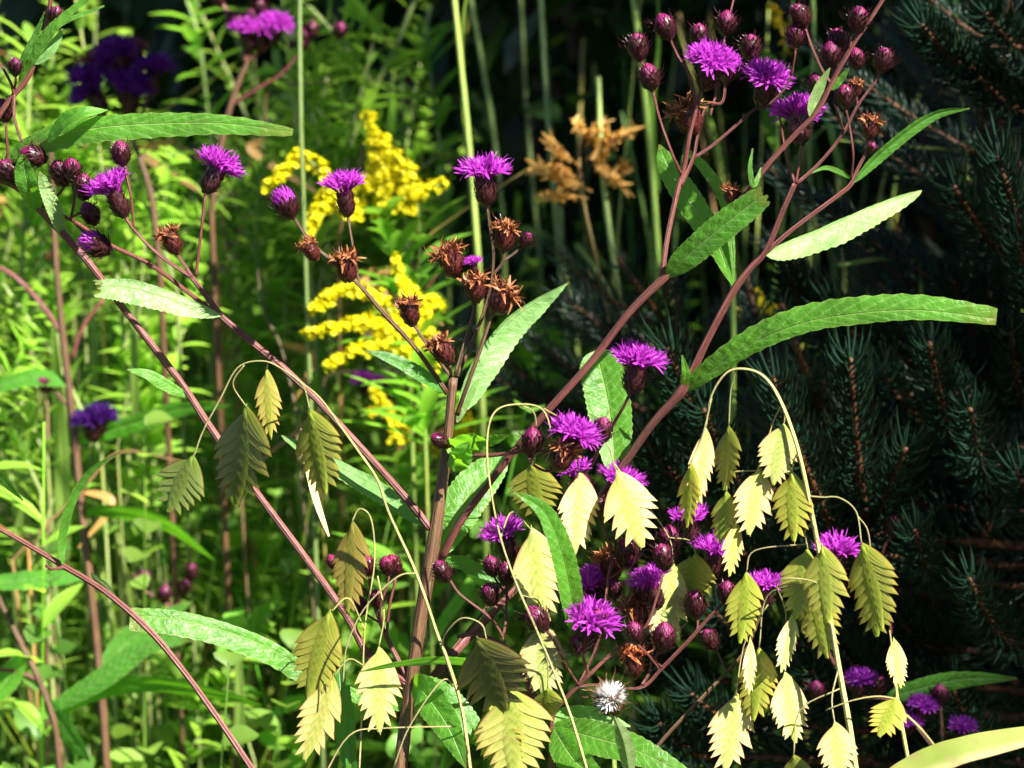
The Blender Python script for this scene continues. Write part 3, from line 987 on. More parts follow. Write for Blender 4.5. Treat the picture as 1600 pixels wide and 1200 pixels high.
# second right branch (paler, thick)
branch([[(640, 1100, .5, 8), (720, 1010, 3, 7.5), (820, 905, 4.4, 7), (930, 785, 4.2, 7.2), (975, 725, 3.8, 7.5), (1020, 662, 3.2, 8), (1068, 607, 2.6, 8.6), (1105, 532, 2.2, 7), (1145, 457, 1.8, 7), (1172, 420, 1.6, 6.4), (1197, 392, 1.5, 6), (1225, 325, 1.3, 5.2), (1242, 287, 1.2, 4.8)],
        [(1197, 394, 1.5, 5), (1240, 357, 1.8, 4.6), (1310, 305, 2.2, 4.3), (1330, 287, 2.3, 4), (1341, 262, 2.4, 3.4), (1357, 230, 2.5, 3), (1358, 215, 2.5, 2.8)],
        [(1242, 287, 1.2, 3), (1228, 240, 1.0, 2.6), (1218, 180, .8, 2.4)],
        [(1243, 287, 1.2, 3), (1250, 245, 1.0, 2.8), (1252, 222, 1.0, 3)],
        [(1245, 287, 1.2, 3.6), (1280, 255, 1.5, 3.2), (1315, 212, 1.7, 3), (1340, 165, 1.9, 2.7), (1362, 135, 2, 2.4), (1376, 112, 2, 2.3)],
        [(1330, 280, 2.3, 2.4), (1333, 240, 1.6, 2.4), (1327, 195, 1.4, 2.3), (1322, 172, 1.2, 2.3)],
        [(1340, 165, 1.9, 2), (1338, 148, 1.9, 2)], [(1303, 160, -.6, 2.2), (1310, 178, .6, 2.2), (1318, 205, 1.6, 2.4)]])
head(iw, 'flower', 1250, 224, 1248, 180, 1.0, sc=1.0, var=1, toward=-.3)
head(iw, 'bud', 1376, 113, 1383, 76, 2, sc=1.05)
head(iw, 'with', 1338, 150, 1338, 125, 1.9, sc=.55, var=2)
head(iw, 'with', 1358, 218, 1362, 180, 2.5, sc=.8, var=2)
head(iw, 'bud', 1360, 240, 1365, 222, 2.4, sc=.5)
leaf(iw, [(1333, 285, 2.3), (1370, 247, 2.4), (1420, 205, 2.4), (1465, 178, 2.5), (1515, 169, 2.6)], 26, face=-35, fold=22, color=(.75, .85, .8))
leaf(iw, [(1332, 280, 2.3), (1310, 268, 2), (1290, 262, 1.8), (1268, 270, 1.6)], 9, face=10, n=20)
leaf(iw, [(1196, 398, 1.5), (1240, 380, 1.9), (1310, 352, 2.5), (1370, 324, 3.2), (1440, 297, 4.0)], 70, face=25, fold=10, wl=1.0, wr=.18, under=True, color=(1.1, 1.2, 1.1), shape=(.5, .6), ragged=.0)
leaf(iw, [(1068, 612, 2.6), (1100, 588, 2.0), (1170, 540, 1.0), (1250, 506, .2), (1340, 490, -.4), (1440, 485, -.8), (1557, 498, -1)], 52, face=6, fold=10, wl=1.15, wr=.7, cut=.90, color=(1.1, 1.15, .9), shape=(.55, .5), serr=.05, ripple=.05)
leaf(iw, [(1066, 606, 2.5), (1072, 585, 2.2), (1066, 555, 2.1)], 16, face=15, fold=14, color=(1.1, 1.2, .9))
leaf(iw, [(1145, 446, 1.8), (1120, 380, 2.6), (1080, 318, 3.0), (1045, 262, 3.2), (1030, 226, 3.4)], 48, face=12, fold=12, color=(1.1, 1.15, .8), shape=(.8, .8))
leaf(iw, [(1147, 452, 1.8), (1143, 380, 2.2), (1130, 310, 2.4), (1100, 262, 2.5), (1068, 232, 2.6)], 20, face=10, fold=10, color=(1.1, 1.1, .9), shape=(1.0, .6))
leaf(iw, [(960, 745, 4), (958, 690, 4.6), (950, 630, 5.0), (938, 575, 5.2), (930, 548, 5.3)], 84, face=-5, fold=24, color=(1.0, 1.05, .8), shape=(.55, .4))
leaf(iw, [(690, 868, 0), (712, 810, 1.6), (742, 760, 2.4), (790, 712, 3)], 74, face=8, fold=8, color=(1.05, 1.1, .9), shape=(.6, .5))
leaf(iw, [(694, 880, 0), (720, 880, .8), (755, 895, 1.2), (795, 912, 1.4)], 32, face=40, fold=10, color=(.6, .75, .7))
leaf(iw, [(700, 712, 0), (712, 718, -1.2), (722, 708, -1.8), (732, 690, -2)], 46, face=-20, fold=10, color=(1.1, 1.2, .9), ripple=.15)
leaf(iw, [(700, 695, 0), (725, 690, -1.2), (760, 688, -1.8), (795, 680, -2)], 36, face=-40, fold=18, color=(.9, 1.1, .9), ripple=.15)
leaf(iw, [(642, 1065, 0), (665, 1085, -1), (700, 1135, -1.6), (728, 1200, -2)], 60, face=-18, fold=14, color=(1.05, 1.1, .9))
leaf(iw, [(648, 1060, 0), (690, 1090, -.4), (730, 1130, -.6), (780, 1190, -.8)], 56, face=25, fold=12, color=(.9, 1.0, .8))
leaf(iw, [(530, 1045, -.6), (534, 1090, -1), (542, 1150, -1.2), (552, 1225, -1.4)], 44, face=-20, fold=24, color=(.75, .9, .75), shape=(.4, .5))
leaf(iw, [(783, 1050, -1.5), (740, 1036, -2.4), (680, 1032, -3), (620, 1038, -3.4), (560, 1050, -3.6)], 32, face=60, fold=8, under=True, color=(.7, .9, .8))

# dark side branch crossing in front of the node
branch([[(701, 694, 0, 5), (718, 708, -.8, 4.4), (755, 712, -1.6, 4), (800, 708, -2.2, 3.6), (822, 704, -2.5, 3.4)],
        [(822, 704, -2.5, 3), (832, 725, -2.7, 2.8), (858, 736, -2.9, 2.8), (884, 718, -3, 3)], [(822, 704, -2.5, 2.8), (850, 706, -1.9, 2.8), (876, 702, -1.6, 2.8), (925, 690, -1.6, 2.6), (936, 684, -1.6, 2.6)],
        [(703, 698, 0, 3.4), (698, 694, -.6, 3.2)],
        [(936, 700, 2.2, 3.6), (955, 668, 1.6, 3.4), (972, 640, 1, 3.2), (985, 614, .8, 3.4)], [(640, 1096, .5, 3), (800, 900, 5.2, 3.4), (910, 748, 3.2, 3.5), (937, 698, 2.2, 3.6)]])
head(iw, 'flower', 880, 722, 905, 662, -3, sc=1.0, var=3, toward=.2)
head(iw, 'bud', 832, 712, 832, 668, -2.5, sc=1.15)
head(iw, 'bud', 936, 692, 944, 655, -1.7, sc=1.1)
head(iw, 'bud', 700, 694, 664, 676, -.6, sc=.8)
head(iw, 'with', 870, 736, 885, 700, -3.2, sc=.9, var=1)
head(iw, 'flower', 986, 614, 1000, 548, .8, sc=1.02, var=1)
# low left sprig
branch([[(638, 1062, 0, 5), (612, 1012, .4, 4.6), (592, 965, .8, 4), (580, 925, 1.0, 3.2), (577, 895, 1.1, 3)], [(604, 998, .5, 3.4), (608, 950, .3, 3), (618, 905, .2, 3), (618, 896, .2, 3)],
        [(600, 985, .5, 3), (594, 950, 0, 2.6), (606, 912, -.2, 2.6), (608, 895, -.2, 2.6)], [(596, 975, .8, 2.6), (572, 960, 1.2, 2.4), (564, 955, 1.2, 2.4)], [(580, 930, 1, 2.2), (545, 905, 1.6, 2.2), (530, 890, 1.8, 2.2)]])
for b in ((620, 898, 608, 862, .2, .9), (608, 898, 596, 852, -.2, .8), (577, 898, 570, 862, 1.1, .85), (566, 960, 560, 930, 1.2, .8), (592, 950, 586, 924, .6, .8), (525, 888, 514, 866, 1.8, .65)):
    head(iw, 'bud', b[0], b[1], b[2], b[3], b[4], sc=b[5], color=(1.3, 1, 1))

# ------------------------------------------------------------------ low ironweed among the oats
b2 = Vector((0.03, 1.42, ground_z(.03, 1.42)))
iw2 = root('ironweed', b2, 'low ironweed crowded with purple heads and buds behind the pale hanging oat spikelets, bottom centre', 'wildflower', 'ironweed plants')
branch([[(862, 1215, 0, 5), (862, 1125, -.5, 4.6), (880, 1096, -.8, 4.2), (905, 1070, -1, 4), (925, 1050, -1.2, 3.6), (955, 1022, -1.2, 3.2), (985, 998, -1.2, 3), (1012, 974, -1.3, 3), (1024, 940, -1.3, 2.6), (1034, 905, -1.3, 2.6), (1037, 885, -1.2, 2.6)],
        [(920, 1056, -1.1, 3), (912, 1030, -1.6, 3), (908, 1010, -1.8, 3)], [(988, 1000, -1.2, 2.4), (1010, 1020, -1, 2.4), (1030, 1045, -.6, 2.4)],
        [(900, 1073, -1, 3), (940, 1070, -.6, 2.8), (1000, 1075, 0, 3.2), (1035, 1043, .2, 3.8), (1075, 1002, .2, 3.6), (1105, 968, .2, 3.2), (1132, 940, .2, 2.8)],
        [(1088, 990, .2, 2.6), (1090, 975, .2, 2.6), (1088, 960, .2, 2.6)], [(1034, 1043, .2, 2.6), (1024, 1030, -.2, 2.5), (1034, 1010, -.4, 2.4)],
        [(1000, 1075, 0, 3), (1015, 1050, .4, 2.8), (1020, 1020, .6, 2.8), (1030, 960, 1, 2.6), (1046, 880, 1.4, 2.6), (1046, 860, 1.4, 2.6)],
        [(905, 1072, -1, 2.6), (885, 1040, -1.8, 2.6), (862, 995, -2.2, 2.5), (850, 980, -2.3, 2.5)],
        [(900, 1080, -.8, 3), (935, 1000, 0, 2.8), (950, 905, .6, 2.8), (955, 860, .6, 2.6), (938, 810, .6, 2.5), (918, 776, .5, 2.5)],
        [(952, 900, .6, 2.4), (962, 850, .4, 2.3), (955, 815, .3, 2.3)], [(950, 905, .6, 2.4), (972, 890, .2, 2.4), (980, 878, .1, 2.4)],
        [(1020, 1010, .6, 2.2), (1014, 960, .5, 2.3), (1012, 935, .4, 2.3)]], iw2, down=(b2.x, b2.y))
branch([[(1000, 1215, .5, 4), (1030, 1163, 1, 3.8), (1100, 1087, 1.4, 3.6), (1160, 1023, 1.8, 3.2), (1185, 970, 2, 2.6), (1192, 945, 2.2, 2.4)],
        [(1135, 1052, 1.6, 2.4), (1122, 1020, 1.8, 2.4), (1118, 1012, 1.8, 2.4)]], iw2, mat=M_STEMB)
branch([[(855, 1118, -.4, 5.2), (838, 1095, -.6, 6), (815, 1050, -.2, 6), (790, 1012, .2, 5.6), (745, 992, .6, 5), (715, 995, 1, 4)],
        [(858, 1125, -.4, 3), (820, 1080, -1, 3), (795, 1050, -1.4, 2.9), (787, 1000, -1.6, 2.8), (765, 965, -1.8, 2.7), (720, 930, -2, 2.6), (702, 905, -2, 2.6)],
        [(786, 1000, -1.6, 2.6), (790, 960, -1.2, 2.5), (770, 940, -1.2, 2.4)], [(790, 965, -1.2, 2.4), (792, 925, -.8, 2.4), (790, 912, -.8, 2.4)], [(792, 930, -.8, 2.4), (776, 908, -.5, 2.4), (772, 898, -.4, 2.4)]], iw2)
head(iw2, 'flower', 908, 1015, 926, 965, -1.8, sc=1.05, var=0, toward=.4)
head(iw2, 'flower', 930, 960, 905, 900, 2.0, sc=.95, var=1)
head(iw2, 'flower', 800, 875, 782, 828, 2.5, sc=.9, var=0)
head(iw2, 'flower', 1030, 950, 1010, 892, .2, sc=.85, var=2)
head(iw2, 'flower', 945, 945, 930, 900, 3, sc=.9, var=3)
head(iw2, 'flower', 1110, 900, 1118, 850, 4, sc=.85, var=0)
head(iw2, 'flower', 1195, 950, 1194, 910, 2.4, sc=.75, var=1)
head(iw2, 'flower', 908, 770, 896, 728, 2.5, sc=.7, var=2)
head(iw2, 'flower', 955, 790, 970, 750, 4.2, sc=.9, var=1)
head(iw2, 'flower', 1300, 905, 1306, 862, 4.2, sc=.95, var=0)
head(iw2, 'flower', 1080, 850, 1078, 812, 4.5, sc=.8, var=2)
for b in ((852, 985, 826, 948, -2.3, 1.2), (982, 885, 976, 838, .1, 1.25), (1048, 862, 1042, 815, 1.4, 1.15), (1040, 890, 1032, 850, -1.2, 1.1), (1036, 1018, 1038, 975, -.4, 1.25),
          (1088, 965, 1084, 925, .2, 1.15), (1134, 942, 1136, 905, .2, .95), (955, 815, 948, 770, .3, 1.05), (916, 776, 902, 734, .5, 1.05), (1118, 1014, 1104, 990, 1.8, .95),
          (994, 1006, 988, 970, -1.6, .95), (1012, 940, 1002, 905, .4, 1.0), (938, 988, 930, 950, -2.4, 1.05), (700, 908, 684, 880, -2, .95), (770, 945, 758, 902, -1.2, .95),
          (790, 914, 792, 876, -.8, .95), (772, 900, 762, 862, -.4, .9), (908, 1025, 900, 996, -2.0, .9), (962, 935, 955, 905, 1, .9)):
    head(iw2, 'bud', b[0], b[1], b[2], b[3], b[4], sc=b[5])
head(iw2, 'with', 990, 1058, 988, 1010, -.4, sc=1.0, var=2, color=(1.6, 1.3, 1.2))
head(iw2, 'with', 1000, 985, 990, 935, 1, sc=1.1, var=1)
head(iw2, 'with', 960, 905, 950, 870, 1.6, sc=1.0, var=0)
leaf(iw2, [(897, 985, -1.5), (892, 930, -2.5), (876, 860, -3.2), (850, 800, -3.6), (803, 768, -4)], 44, face=-14, fold=26, color=(.8, .95, .75), shape=(.5, .8))
leaf(iw2, [(862, 1135, -.4), (920, 1150, -1.5), (1000, 1175, -2.4), (1100, 1225, -3)], 60, face=20, fold=10, color=(.95, 1.0, .8))
leaf(iw2, [(860, 1130, -.4), (890, 1120, 1), (930, 1118, 2), (985, 1135, 2.5)], 40, face=30, fold=10, under=True, color=(.8, 1, .8))
leaf(iw2, [(866, 1140, -.6), (900, 1190, -2), (960, 1240, -3)], 60, face=-10, fold=16, color=(1.1, 1.15, .9))
leaf(iw2, [(985, 1215, -3), (975, 1160, -3.4), (960, 1120, -3.6)], 30, face=10, fold=30, under=True, color=(.8, .7, .8))

# ------------------------------------------------------------------ ironweed at the lower left edge
b3 = Vector((-0.08, 1.36, ground_z(-.08, 1.36)))
iw3 = root('ironweed', b3, 'slender bare purple ironweed stem slanting across the bottom left corner with one curled leaf', 'wildflower', 'ironweed plants')
branch([[(410, 1225, -1.5, 6), (390, 1196, -1.5, 6), (330, 1108, -1.3, 5.8), (280, 1040, -1, 5.8), (232, 984, -.8, 6), (165, 925, -.5, 5.8), (100, 885, -.2, 5.6), (50, 855, 0, 4.8), (-15, 818, .2, 4.4)],
        [(100, 886, -.2, 3), (82, 889, -.6, 3), (72, 884, -.8, 3.2)]], iw3, d=1.38, down=(b3.x, b3.y))
leaf(iw3, [(98, 882, -.3), (97, 845, -.4), (108, 795, -.8), (138, 740, -1.2), (188, 706, -1.4)], 24, d=1.38, face=-38, fold=24, color=(.9, 1.0, .8), wl=.9, wr=.7)
leaf(iw3, [(182, 938, -.6), (168, 920, -.4), (150, 905, -.2), (142, 895, 0)], 16, d=1.38, face=30, under=True)
leaf(iw3, [(-30, 700, .2), (-10, 730, .1), (10, 755, 0), (36, 782, 0)], 20, d=1.38, face=-30, color=(1, 1.1, .8))

# ------------------------------------------------------------------ ironweed at the upper left edge
b4 = Vector((-.24, 1.47, ground_z(-.24, 1.47)))
iw4 = root('ironweed', b4, 'ironweed cut by the left edge with a forked leafy tip of reddish stems, top corner', 'wildflower', 'ironweed plants')
branch([[(-60, 330, 3, 6), (-20, 220, 2, 5.5), (0, 178, 1.6, 5.4), (23, 147, 1.5, 5.2), (43, 122, 1.4, 5), (60, 82, 1.3, 4.6), (72, 42, 1.2, 4.2), (80, -5, 1, 4), (84, -40, 1, 4)],
        [(22, 150, 1.5, 3.4), (17, 130, 1.2, 3), (0, 100, 1, 2.8), (-15, 88, 1, 2.8)], [(22, 146, 1.5, 3.4), (23, 185, .8, 3), (34, 222, .5, 3)],
        [(22, 140, 1.4, 2.6), (25, 125, 1, 2.6), (23, 116, 1, 2.6)], [(70, 55, 1.2, 2.4), (78, 42, .8, 2.4), (82, 34, .8, 2.4)]], iw4, down=(b4.x, b4.y))
head(iw4, 'bud', 24, 118, 24, 94, .9, sc=.75, color=(.7, .8, .8))
head(iw4, 'bud', 80, 36, 90, 14, .8, sc=.75, color=(.9, 1, .9))
leaf(iw4, [(30, 130, 1.4), (60, 82, .8), (90, 42, .4), (150, -15, 0)], 36, face=25, fold=14, color=(1.1, 1.15, .9), wr=.3)
leaf(iw4, [(24, 118, 1.3), (40, 85, 1), (58, 50, .9), (70, 18, .8)], 14, face=20, fold=10)
leaf(iw4, [(52, 100, 1.2), (72, 85, 1.2), (88, 65, 1.2), (98, 45, 1.2)], 20, face=-30, fold=10, under=True, color=(.8, 1, .9))
leaf(iw4, [(85, 45, 1.2), (110, 30, 1), (135, 20, 1), (163, 9, 1)], 8, face=0, fold=10, n=20)

# ------------------------------------------------------------------ wild oat grasses
OATG = 'nodding wild oat grasses'
PALE, YEL, OLV, DGR, WHT = (1.12, 1.1, 1.15), (.98, 1.05, .48), (.74, .82, .40), (.42, .55, .32), (1.25, 1.22, 1.45)


def oat(loc, label, culms, spikes, d=D0):
    g = Vector((loc[0], loc[1], ground_z(loc[0], loc[1])))
    r = root('wild_oat_grass', g, label, 'grass plant', OATG)
    mb = MB()
    for i, c in enumerate(culms):
        stem(mb, c, d, 6, 7, down=loc if i == 0 else None, knobby=.02)
    q = culms[0][len(culms[0]) // 2]
    mb.build('culm', M_CULM, r, at(q[0], q[1], d))
    for s in spikes:
        spikelet(r, *s, d=d)
    return r


oat((.155, 1.36), 'wild oat grass with the thick yellow arching culm and many cream spikelets before the dark spruce',
    [[(1340, 1225, -1.5, 6), (1328, 1140, -1.5, 5.8), (1310, 1040, -1.6, 5.6), (1290, 920, -1.7, 5.2), (1266, 790, -1.8, 4.8), (1246, 700, -1.8, 4.2), (1220, 628, -1.8, 3.6), (1195, 590, -1.7, 3.2), (1166, 577, -1.6, 2.8), (1136, 582, -1.5, 2.4), (1112, 618, -1.4, 2.0), (1103, 668, -1.4, 1.8)],
     [(1150, 578, -1.5, 1.6), (1142, 610, -1.2, 1.5), (1139, 664, -1.2, 1.5)], [(1222, 632, -1.8, 1.5), (1208, 660, -1.4, 1.4), (1186, 730, -1.2, 1.4)],
     [(1224, 636, -1.8, 1.4), (1226, 650, -1.6, 1.4), (1225, 662, -1.5, 1.4)], [(1112, 622, -1.4, 1.3), (1098, 680, -1.6, 1.2), (1080, 722, -1.8, 1.2)],
     [(1262, 775, -1.8, 2), (1285, 777, -2, 1.8), (1312, 778, -2.2, 1.7), (1338, 800, -2.4, 1.6), (1346, 848, -2.5, 1.5)], [(1340, 806, -2.4, 1.4), (1356, 830, -2, 1.3), (1362, 880, -1.8, 1.3)],
     [(1248, 705, -1.8, 1.4), (1240, 720, -1.6, 1.4), (1238, 738, -1.5, 1.4)], [(1272, 815, -1.8, 1.5), (1258, 830, -1.4, 1.4), (1262, 858, -1.2, 1.4)],
     [(1272, 818, -1.8, 1.5), (1276, 840, -2.2, 1.4), (1284, 852, -2.3, 1.4)], [(1292, 925, -1.7, 1.4), (1266, 912, -1.2, 1.3), (1238, 962, -1, 1.3)],
     [(1238, 735, -1.5, 1.2), (1160, 760, -1, 1.2), (1150, 812, -1, 1.2)], [(1186, 735, -1.2, 1.2), (1140, 740, -.8, 1.1), (1135, 768, -.8, 1.1)],
     [(1310, 1045, -1.6, 1.4), (1300, 1090, -2, 1.3), (1304, 1130, -2.2, 1.3)], [(1292, 930, -1.7, 1.3), (1270, 908, -2.2, 1.2), (1215, 908, -2, 1.2), (1228, 960, -.6, 1.2), (1226, 1050, -.4, 1.2)],
     [(1266, 910, -1.7, 1.2), (1200, 930, -.6, 1.2), (1186, 1012, -.4, 1.2)], [(1262, 850, -1.3, 1.2), (1180, 860, -.8, 1.2), (1166, 894, -.6, 1.2)],
     [(1314, 1075, -1.6, 1.2), (1250, 1110, -1.4, 1.2), (1240, 1180, -1.4, 1.2)], [(1200, 945, -.6, 1.1), (1165, 1000, 0, 1.1), (1150, 1082, 0, 1.1)]],
    [(1103, 666, 1088, 802, 42, -1.4, 40, WHT), (1080, 720, 1074, 830, 34, -1.8, -45, YEL), (1139, 664, 1134, 772, 42, -1.2, -50, OLV), (1225, 660, 1203, 762, 66, -1.5, 12, PALE), (1185, 728, 1174, 842, 66, -1.2, 18, PALE),
     (1238, 735, 1238, 852, 62, -1.5, -30, YEL), (1135, 766, 1128, 856, 40, -.8, -35, YEL), (1150, 812, 1140, 905, 36, -1, 50, WHT), (1166, 892, 1160, 1012, 60, -.6, -22, YEL), (1262, 856, 1238, 972, 66, -1.2, -35, YEL),
     (1284, 850, 1300, 980, 70, -2.3, -28, YEL), (1270, 915, 1292, 1035, 60, -1.4, -30, YEL), (1346, 846, 1386, 990, 74, -2.5, -32, YEL), (1362, 900, 1372, 1000, 58, -1.8, -35, (.85, .98, .45)), (1238, 958, 1222, 1056, 38, -1, 45, WHT),
     (1226, 1048, 1240, 1168, 62, -.4, 28, WHT), (1150, 1080, 1138, 1212, 74, 0, 10, PALE), (1304, 1126, 1312, 1225, 64, -2.2, 15, WHT), (1186, 1010, 1182, 1132, 60, -.4, -30, YEL), (1172, 995, 1171, 1090, 24, -1, 50, WHT), (1240, 1178, 1250, 1250, 50, -1.4, -30, OLV)])
oat((.215, 1.36), 'wild oat grass with a short yellow culm and a small white spikelet above a yellow one, beside the purple-budded stem near the lower corner',
    [[(1426, 1225, -2, 4.2), (1412, 1150, -2, 4), (1402, 1090, -2, 3.4), (1397, 1040, -2, 2.4), (1392, 1000, -2, 2), (1390, 985, -2, 1.6)], [(1402, 1092, -2, 1.6), (1370, 1088, -2.4, 1.5), (1330, 1095, -2.4, 1.6), (1290, 1110, -2, 1.8)],
     [(1402, 1105, -2, 2.4), (1440, 1140, -1.8, 2.4), (1478, 1190, -1.6, 2.6), (1500, 1225, -1.6, 2.6)]],
    [(1396, 996, 1406, 1080, 36, -2, 25, WHT), (1401, 1088, 1376, 1156, 58, -2.2, -20, YEL)])
oat((.0, 1.37), 'wild oat grass with large pale overlapping spikelets hanging over the purple flower cluster',
    [[(924, 1225, -2.5, 3), (888, 1108, -2.6, 2.8), (845, 1000, -2.8, 2.5), (808, 915, -2.9, 2.3), (782, 840, -3, 2.1), (766, 760, -3, 1.9), (761, 690, -2.9, 2), (772, 645, -2.8, 1.8), (805, 632, -2.7, 1.7), (848, 640, -2.6, 1.5), (862, 690, -2.5, 1.3), (850, 728, -2.4, 1.3)],
     [(810, 632, -2.7, 1.3), (836, 650, -2, 1.2), (835, 726, -1.2, 1.2)], [(850, 638, -2.6, 1.3), (890, 668, -1.4, 1.3), (905, 738, -.6, 1.3)], [(895, 672, -1.4, 1.2), (945, 690, -1.2, 1.3), (962, 735, -1, 1.3)],
     [(782, 840, -3, 1.3), (800, 800, -2, 1.2), (830, 828, -1.4, 1.2)], [(815, 930, -2.9, 1.3), (842, 940, -2, 1.2), (846, 970, -1.8, 1.2)], [(960, 725, -1, 1.1), (1040, 830, .6, 1.1), (1052, 880, .8, 1.1)],
     [(1046, 840, .6, 1), (1078, 845, 1.2, 1), (1087, 866, 1.4, 1)], [(848, 1010, -2.8, 1.2), (856, 1040, -2.2, 1.2), (856, 1076, -2, 1.2)]],
    [(832, 722, 838, 812, 84, 2.5, -30, OLV), (906, 735, 903, 872, 64, -.6, 22, WHT), (962, 733, 1008, 862, 84, -1, 14, PALE), (830, 822, 852, 985, 84, -1.4, 8, (1.0, 1.0, .85)), (848, 968, 846, 1098, 76, -1.8, 14, PALE),
     (1052, 878, 1040, 1016, 68, .8, 24, PALE), (1087, 864, 1080, 940, 66, 1.4, -40, YEL), (856, 1074, 856, 1126, 46, -2, -40, YEL)])
oat((.035, 1.33), 'wild oat grass with a pale culm arching leftward from the bottom edge to shaded green spikelets',
    [[(738, 1230, -3, 4), (722, 1110, -3.2, 3.8), (700, 1035, -3.4, 3.6), (683, 990, -3.5, 3.4), (650, 895, -3.6, 3.2), (607, 800, -3.7, 2.8), (590, 750, -3.8, 2.5), (560, 705, -3.8, 2.3), (535, 670, -3.6, 2.1), (500, 622, -3.3, 1.9), (468, 596, -3.0, 1.7), (440, 576, -2.7, 1.5), (410, 564, -2.5, 1.4), (372, 574, -2.4, 1.3), (345, 622, -2.4, 1.2), (318, 672, -2.4, 1.2), (303, 714, -2.4, 1.1)],
     [(382, 570, -2.4, 1.1), (364, 600, -2.2, 1.1), (385, 636, -2, 1.1)], [(430, 570, -2.5, 1.1), (420, 566, -2, 1.1), (416, 578, -1.6, 1.1)], [(462, 592, -2.9, 1.1), (476, 608, -2.4, 1.1), (484, 640, -2.2, 1.1)],
     [(690, 1010, -3.5, 1.7), (696, 990, -4, 1.6), (722, 966, -4.4, 1.6), (752, 975, -4.6, 1.6), (760, 998, -4.6, 1.5)], [(720, 1105, -3.2, 1.4), (760, 1060, -4, 1.3), (800, 1086, -3.2, 1.3)],
     [(712, 1075, -3.2, 1.4), (690, 1064, -3.8, 1.4), (640, 1135, -4, 1.5), (615, 1200, -4, 1.5)], [(650, 895, -3.6, 1.6), (620, 902, -3.9, 1.5), (570, 950, -4, 1.5), (542, 1010, -4, 1.4), (536, 1066, -4, 1.3)],
     [(712, 1135, -3.1, 1.4), (600, 1138, -3.8, 1.4), (545, 1150, -4, 1.4), (500, 1225, -4, 1.4)]],
    [(745, 995, 795, 1118, 118, -4.8, -38, (.62, .60, .5)), (798, 1075, 812, 1225, 128, -2.2, -12, (1.05, 1.08, .72)), (765, 1100, 790, 1215, 80, -1.8, -32, YEL), (385, 632, 376, 798, 98, -2, -48, (.62, .70, .32)), (416, 574, 422, 690, 42, -1.2, -15, (1.0, .98, .5)), (484, 638, 516, 778, 76, -2.2, -34, (.9, .92, .42)), (303, 710, 262, 806, 82, -2.4, -42, (.5, .64, .34))])
oat((-.06, 1.34), 'wild oat grass with olive and cream spikelets hanging left of the brown stem near the bottom',
    [[(560, 1230, -2, 2.2), (566, 1100, -2, 2.0), (570, 980, -2, 1.8), (585, 880, -2, 1.5), (580, 812, -2, 1.8), (562, 795, -2, 1.6), (550, 815, -2, 1.5)], [(570, 985, -2, 1.4), (545, 935, -2.4, 1.3), (518, 955, -2.6, 1.3)],
     [(568, 1040, -2, 1.4), (545, 1030, -2.6, 1.3), (522, 1056, -2.8, 1.3)], [(590, 900, -2, 1.3), (600, 960, -2.4, 1.2), (592, 1010, -2.5, 1.2)]],
    [(551, 812, 546, 968, 62, -2, -26, (.80, .66, .42)), (516, 953, 474, 1098, 82, -2.6, -30, OLV), (521, 1054, 478, 1196, 66, -2.8, 14, (1.05, .95, 1.0)), (592, 1008, 590, 1152, 72, -2.5, 18, PALE)])


def blade(pts, w, label, d=D0, color=None, mat=None, cat='grass blade', group=None, name='grass_blade', face=20, fold=16, down=None, shape=(.25, .5)):
    """one flat grass leaf"""
    if down:
        P0 = at(pts[0][0], pts[0][1], d + pts[0][2] * .01)
    o = leaf(None, pts, w, face=face, fold=fold, d=d, color=color, mat=mat or M_GRASS, name=name, shape=shape, serr=0, ripple=.03, n=26)
    return tag(o, label, cat, group)


blade([(1380, 1222, -4), (1450, 1190, -4.2), (1520, 1168, -4.4), (1650, 1140, -4.6)], 54, 'cream yellow withered leaf lying across the bottom right corner', color=(1.0, 1.0, 1.0), mat=M_OAT, name='withered_leaf', cat='leaf', face=38, fold=8, shape=(.3, .35))
blade([(470, 670, 2), (482, 730, 1.8), (495, 785, 1.6), (514, 838, 1.4)], 15, 'narrow straw coloured strip of dry leaf hanging under the left branch', color=(1.5, 1.4, 1.5), mat=M_STRAW, name='dry_leaf', cat='leaf', face=25)

# made-up seed head whose white down stands in for glare under the purple cluster
hb = at(958, 1112, D0 - .005)
wh = root('glare_seed_head', Vector((hb.x, hb.y + .01, ground_z(hb.x, hb.y))), 'made-up white seed head standing in for a blown-out glare beneath the purple flower cluster', 'seed head')
mb = MB()
rg = random.Random(5)
for k in range(900):
    a_, z = rg.uniform(0, 6.283), rg.uniform(-.15, 1)
    n_ = Vector((math.cos(a_) * math.sqrt(1 - z * z), math.sin(a_) * math.sqrt(1 - z * z), z * 1.0))
    p = Vector((n_.x * .0015, n_.y * .0015, .0078 + n_.z * .001))
    d_ = (n_ + Vector((rg.uniform(-.2, .2), rg.uniform(-.2, .2), rg.uniform(-.1, .3)))).normalized()
    L = rg.uniform(.0040, .0062)
    s_ = d_.cross(Vector((.2, .9, .3))).normalized() * .00022
    mb.grid([[p - s_, p + s_], [p + d_ * L * .7 - s_, p + d_ * L * .7 + s_], [p + d_ * L - s_ * .2, p + d_ * L + s_ * .2]], [[(0, 0)] * 2] * 3)
PM = place(hb, at(950, 1080, D0 - .005), .9, 0, 1.0)
link('down', mb.mesh('down', [M_WHITE]), wh, PM)
link('cup', INVOL[1], wh, PM @ Matrix.Scale(1.15, 4), (3.2, 7.5, 2.5))
mb = MB()
P = [hb, hb + Vector((.002, .006, -.06)), Vector((hb.x, hb.y + .01, ground_z(hb.x, hb.y) - .02))]
mb.tube(P, [.0009, .001, .0015], 6)
mb.build('stalk', M_CULM, wh, hb.copy(), (.6, .9, .5))

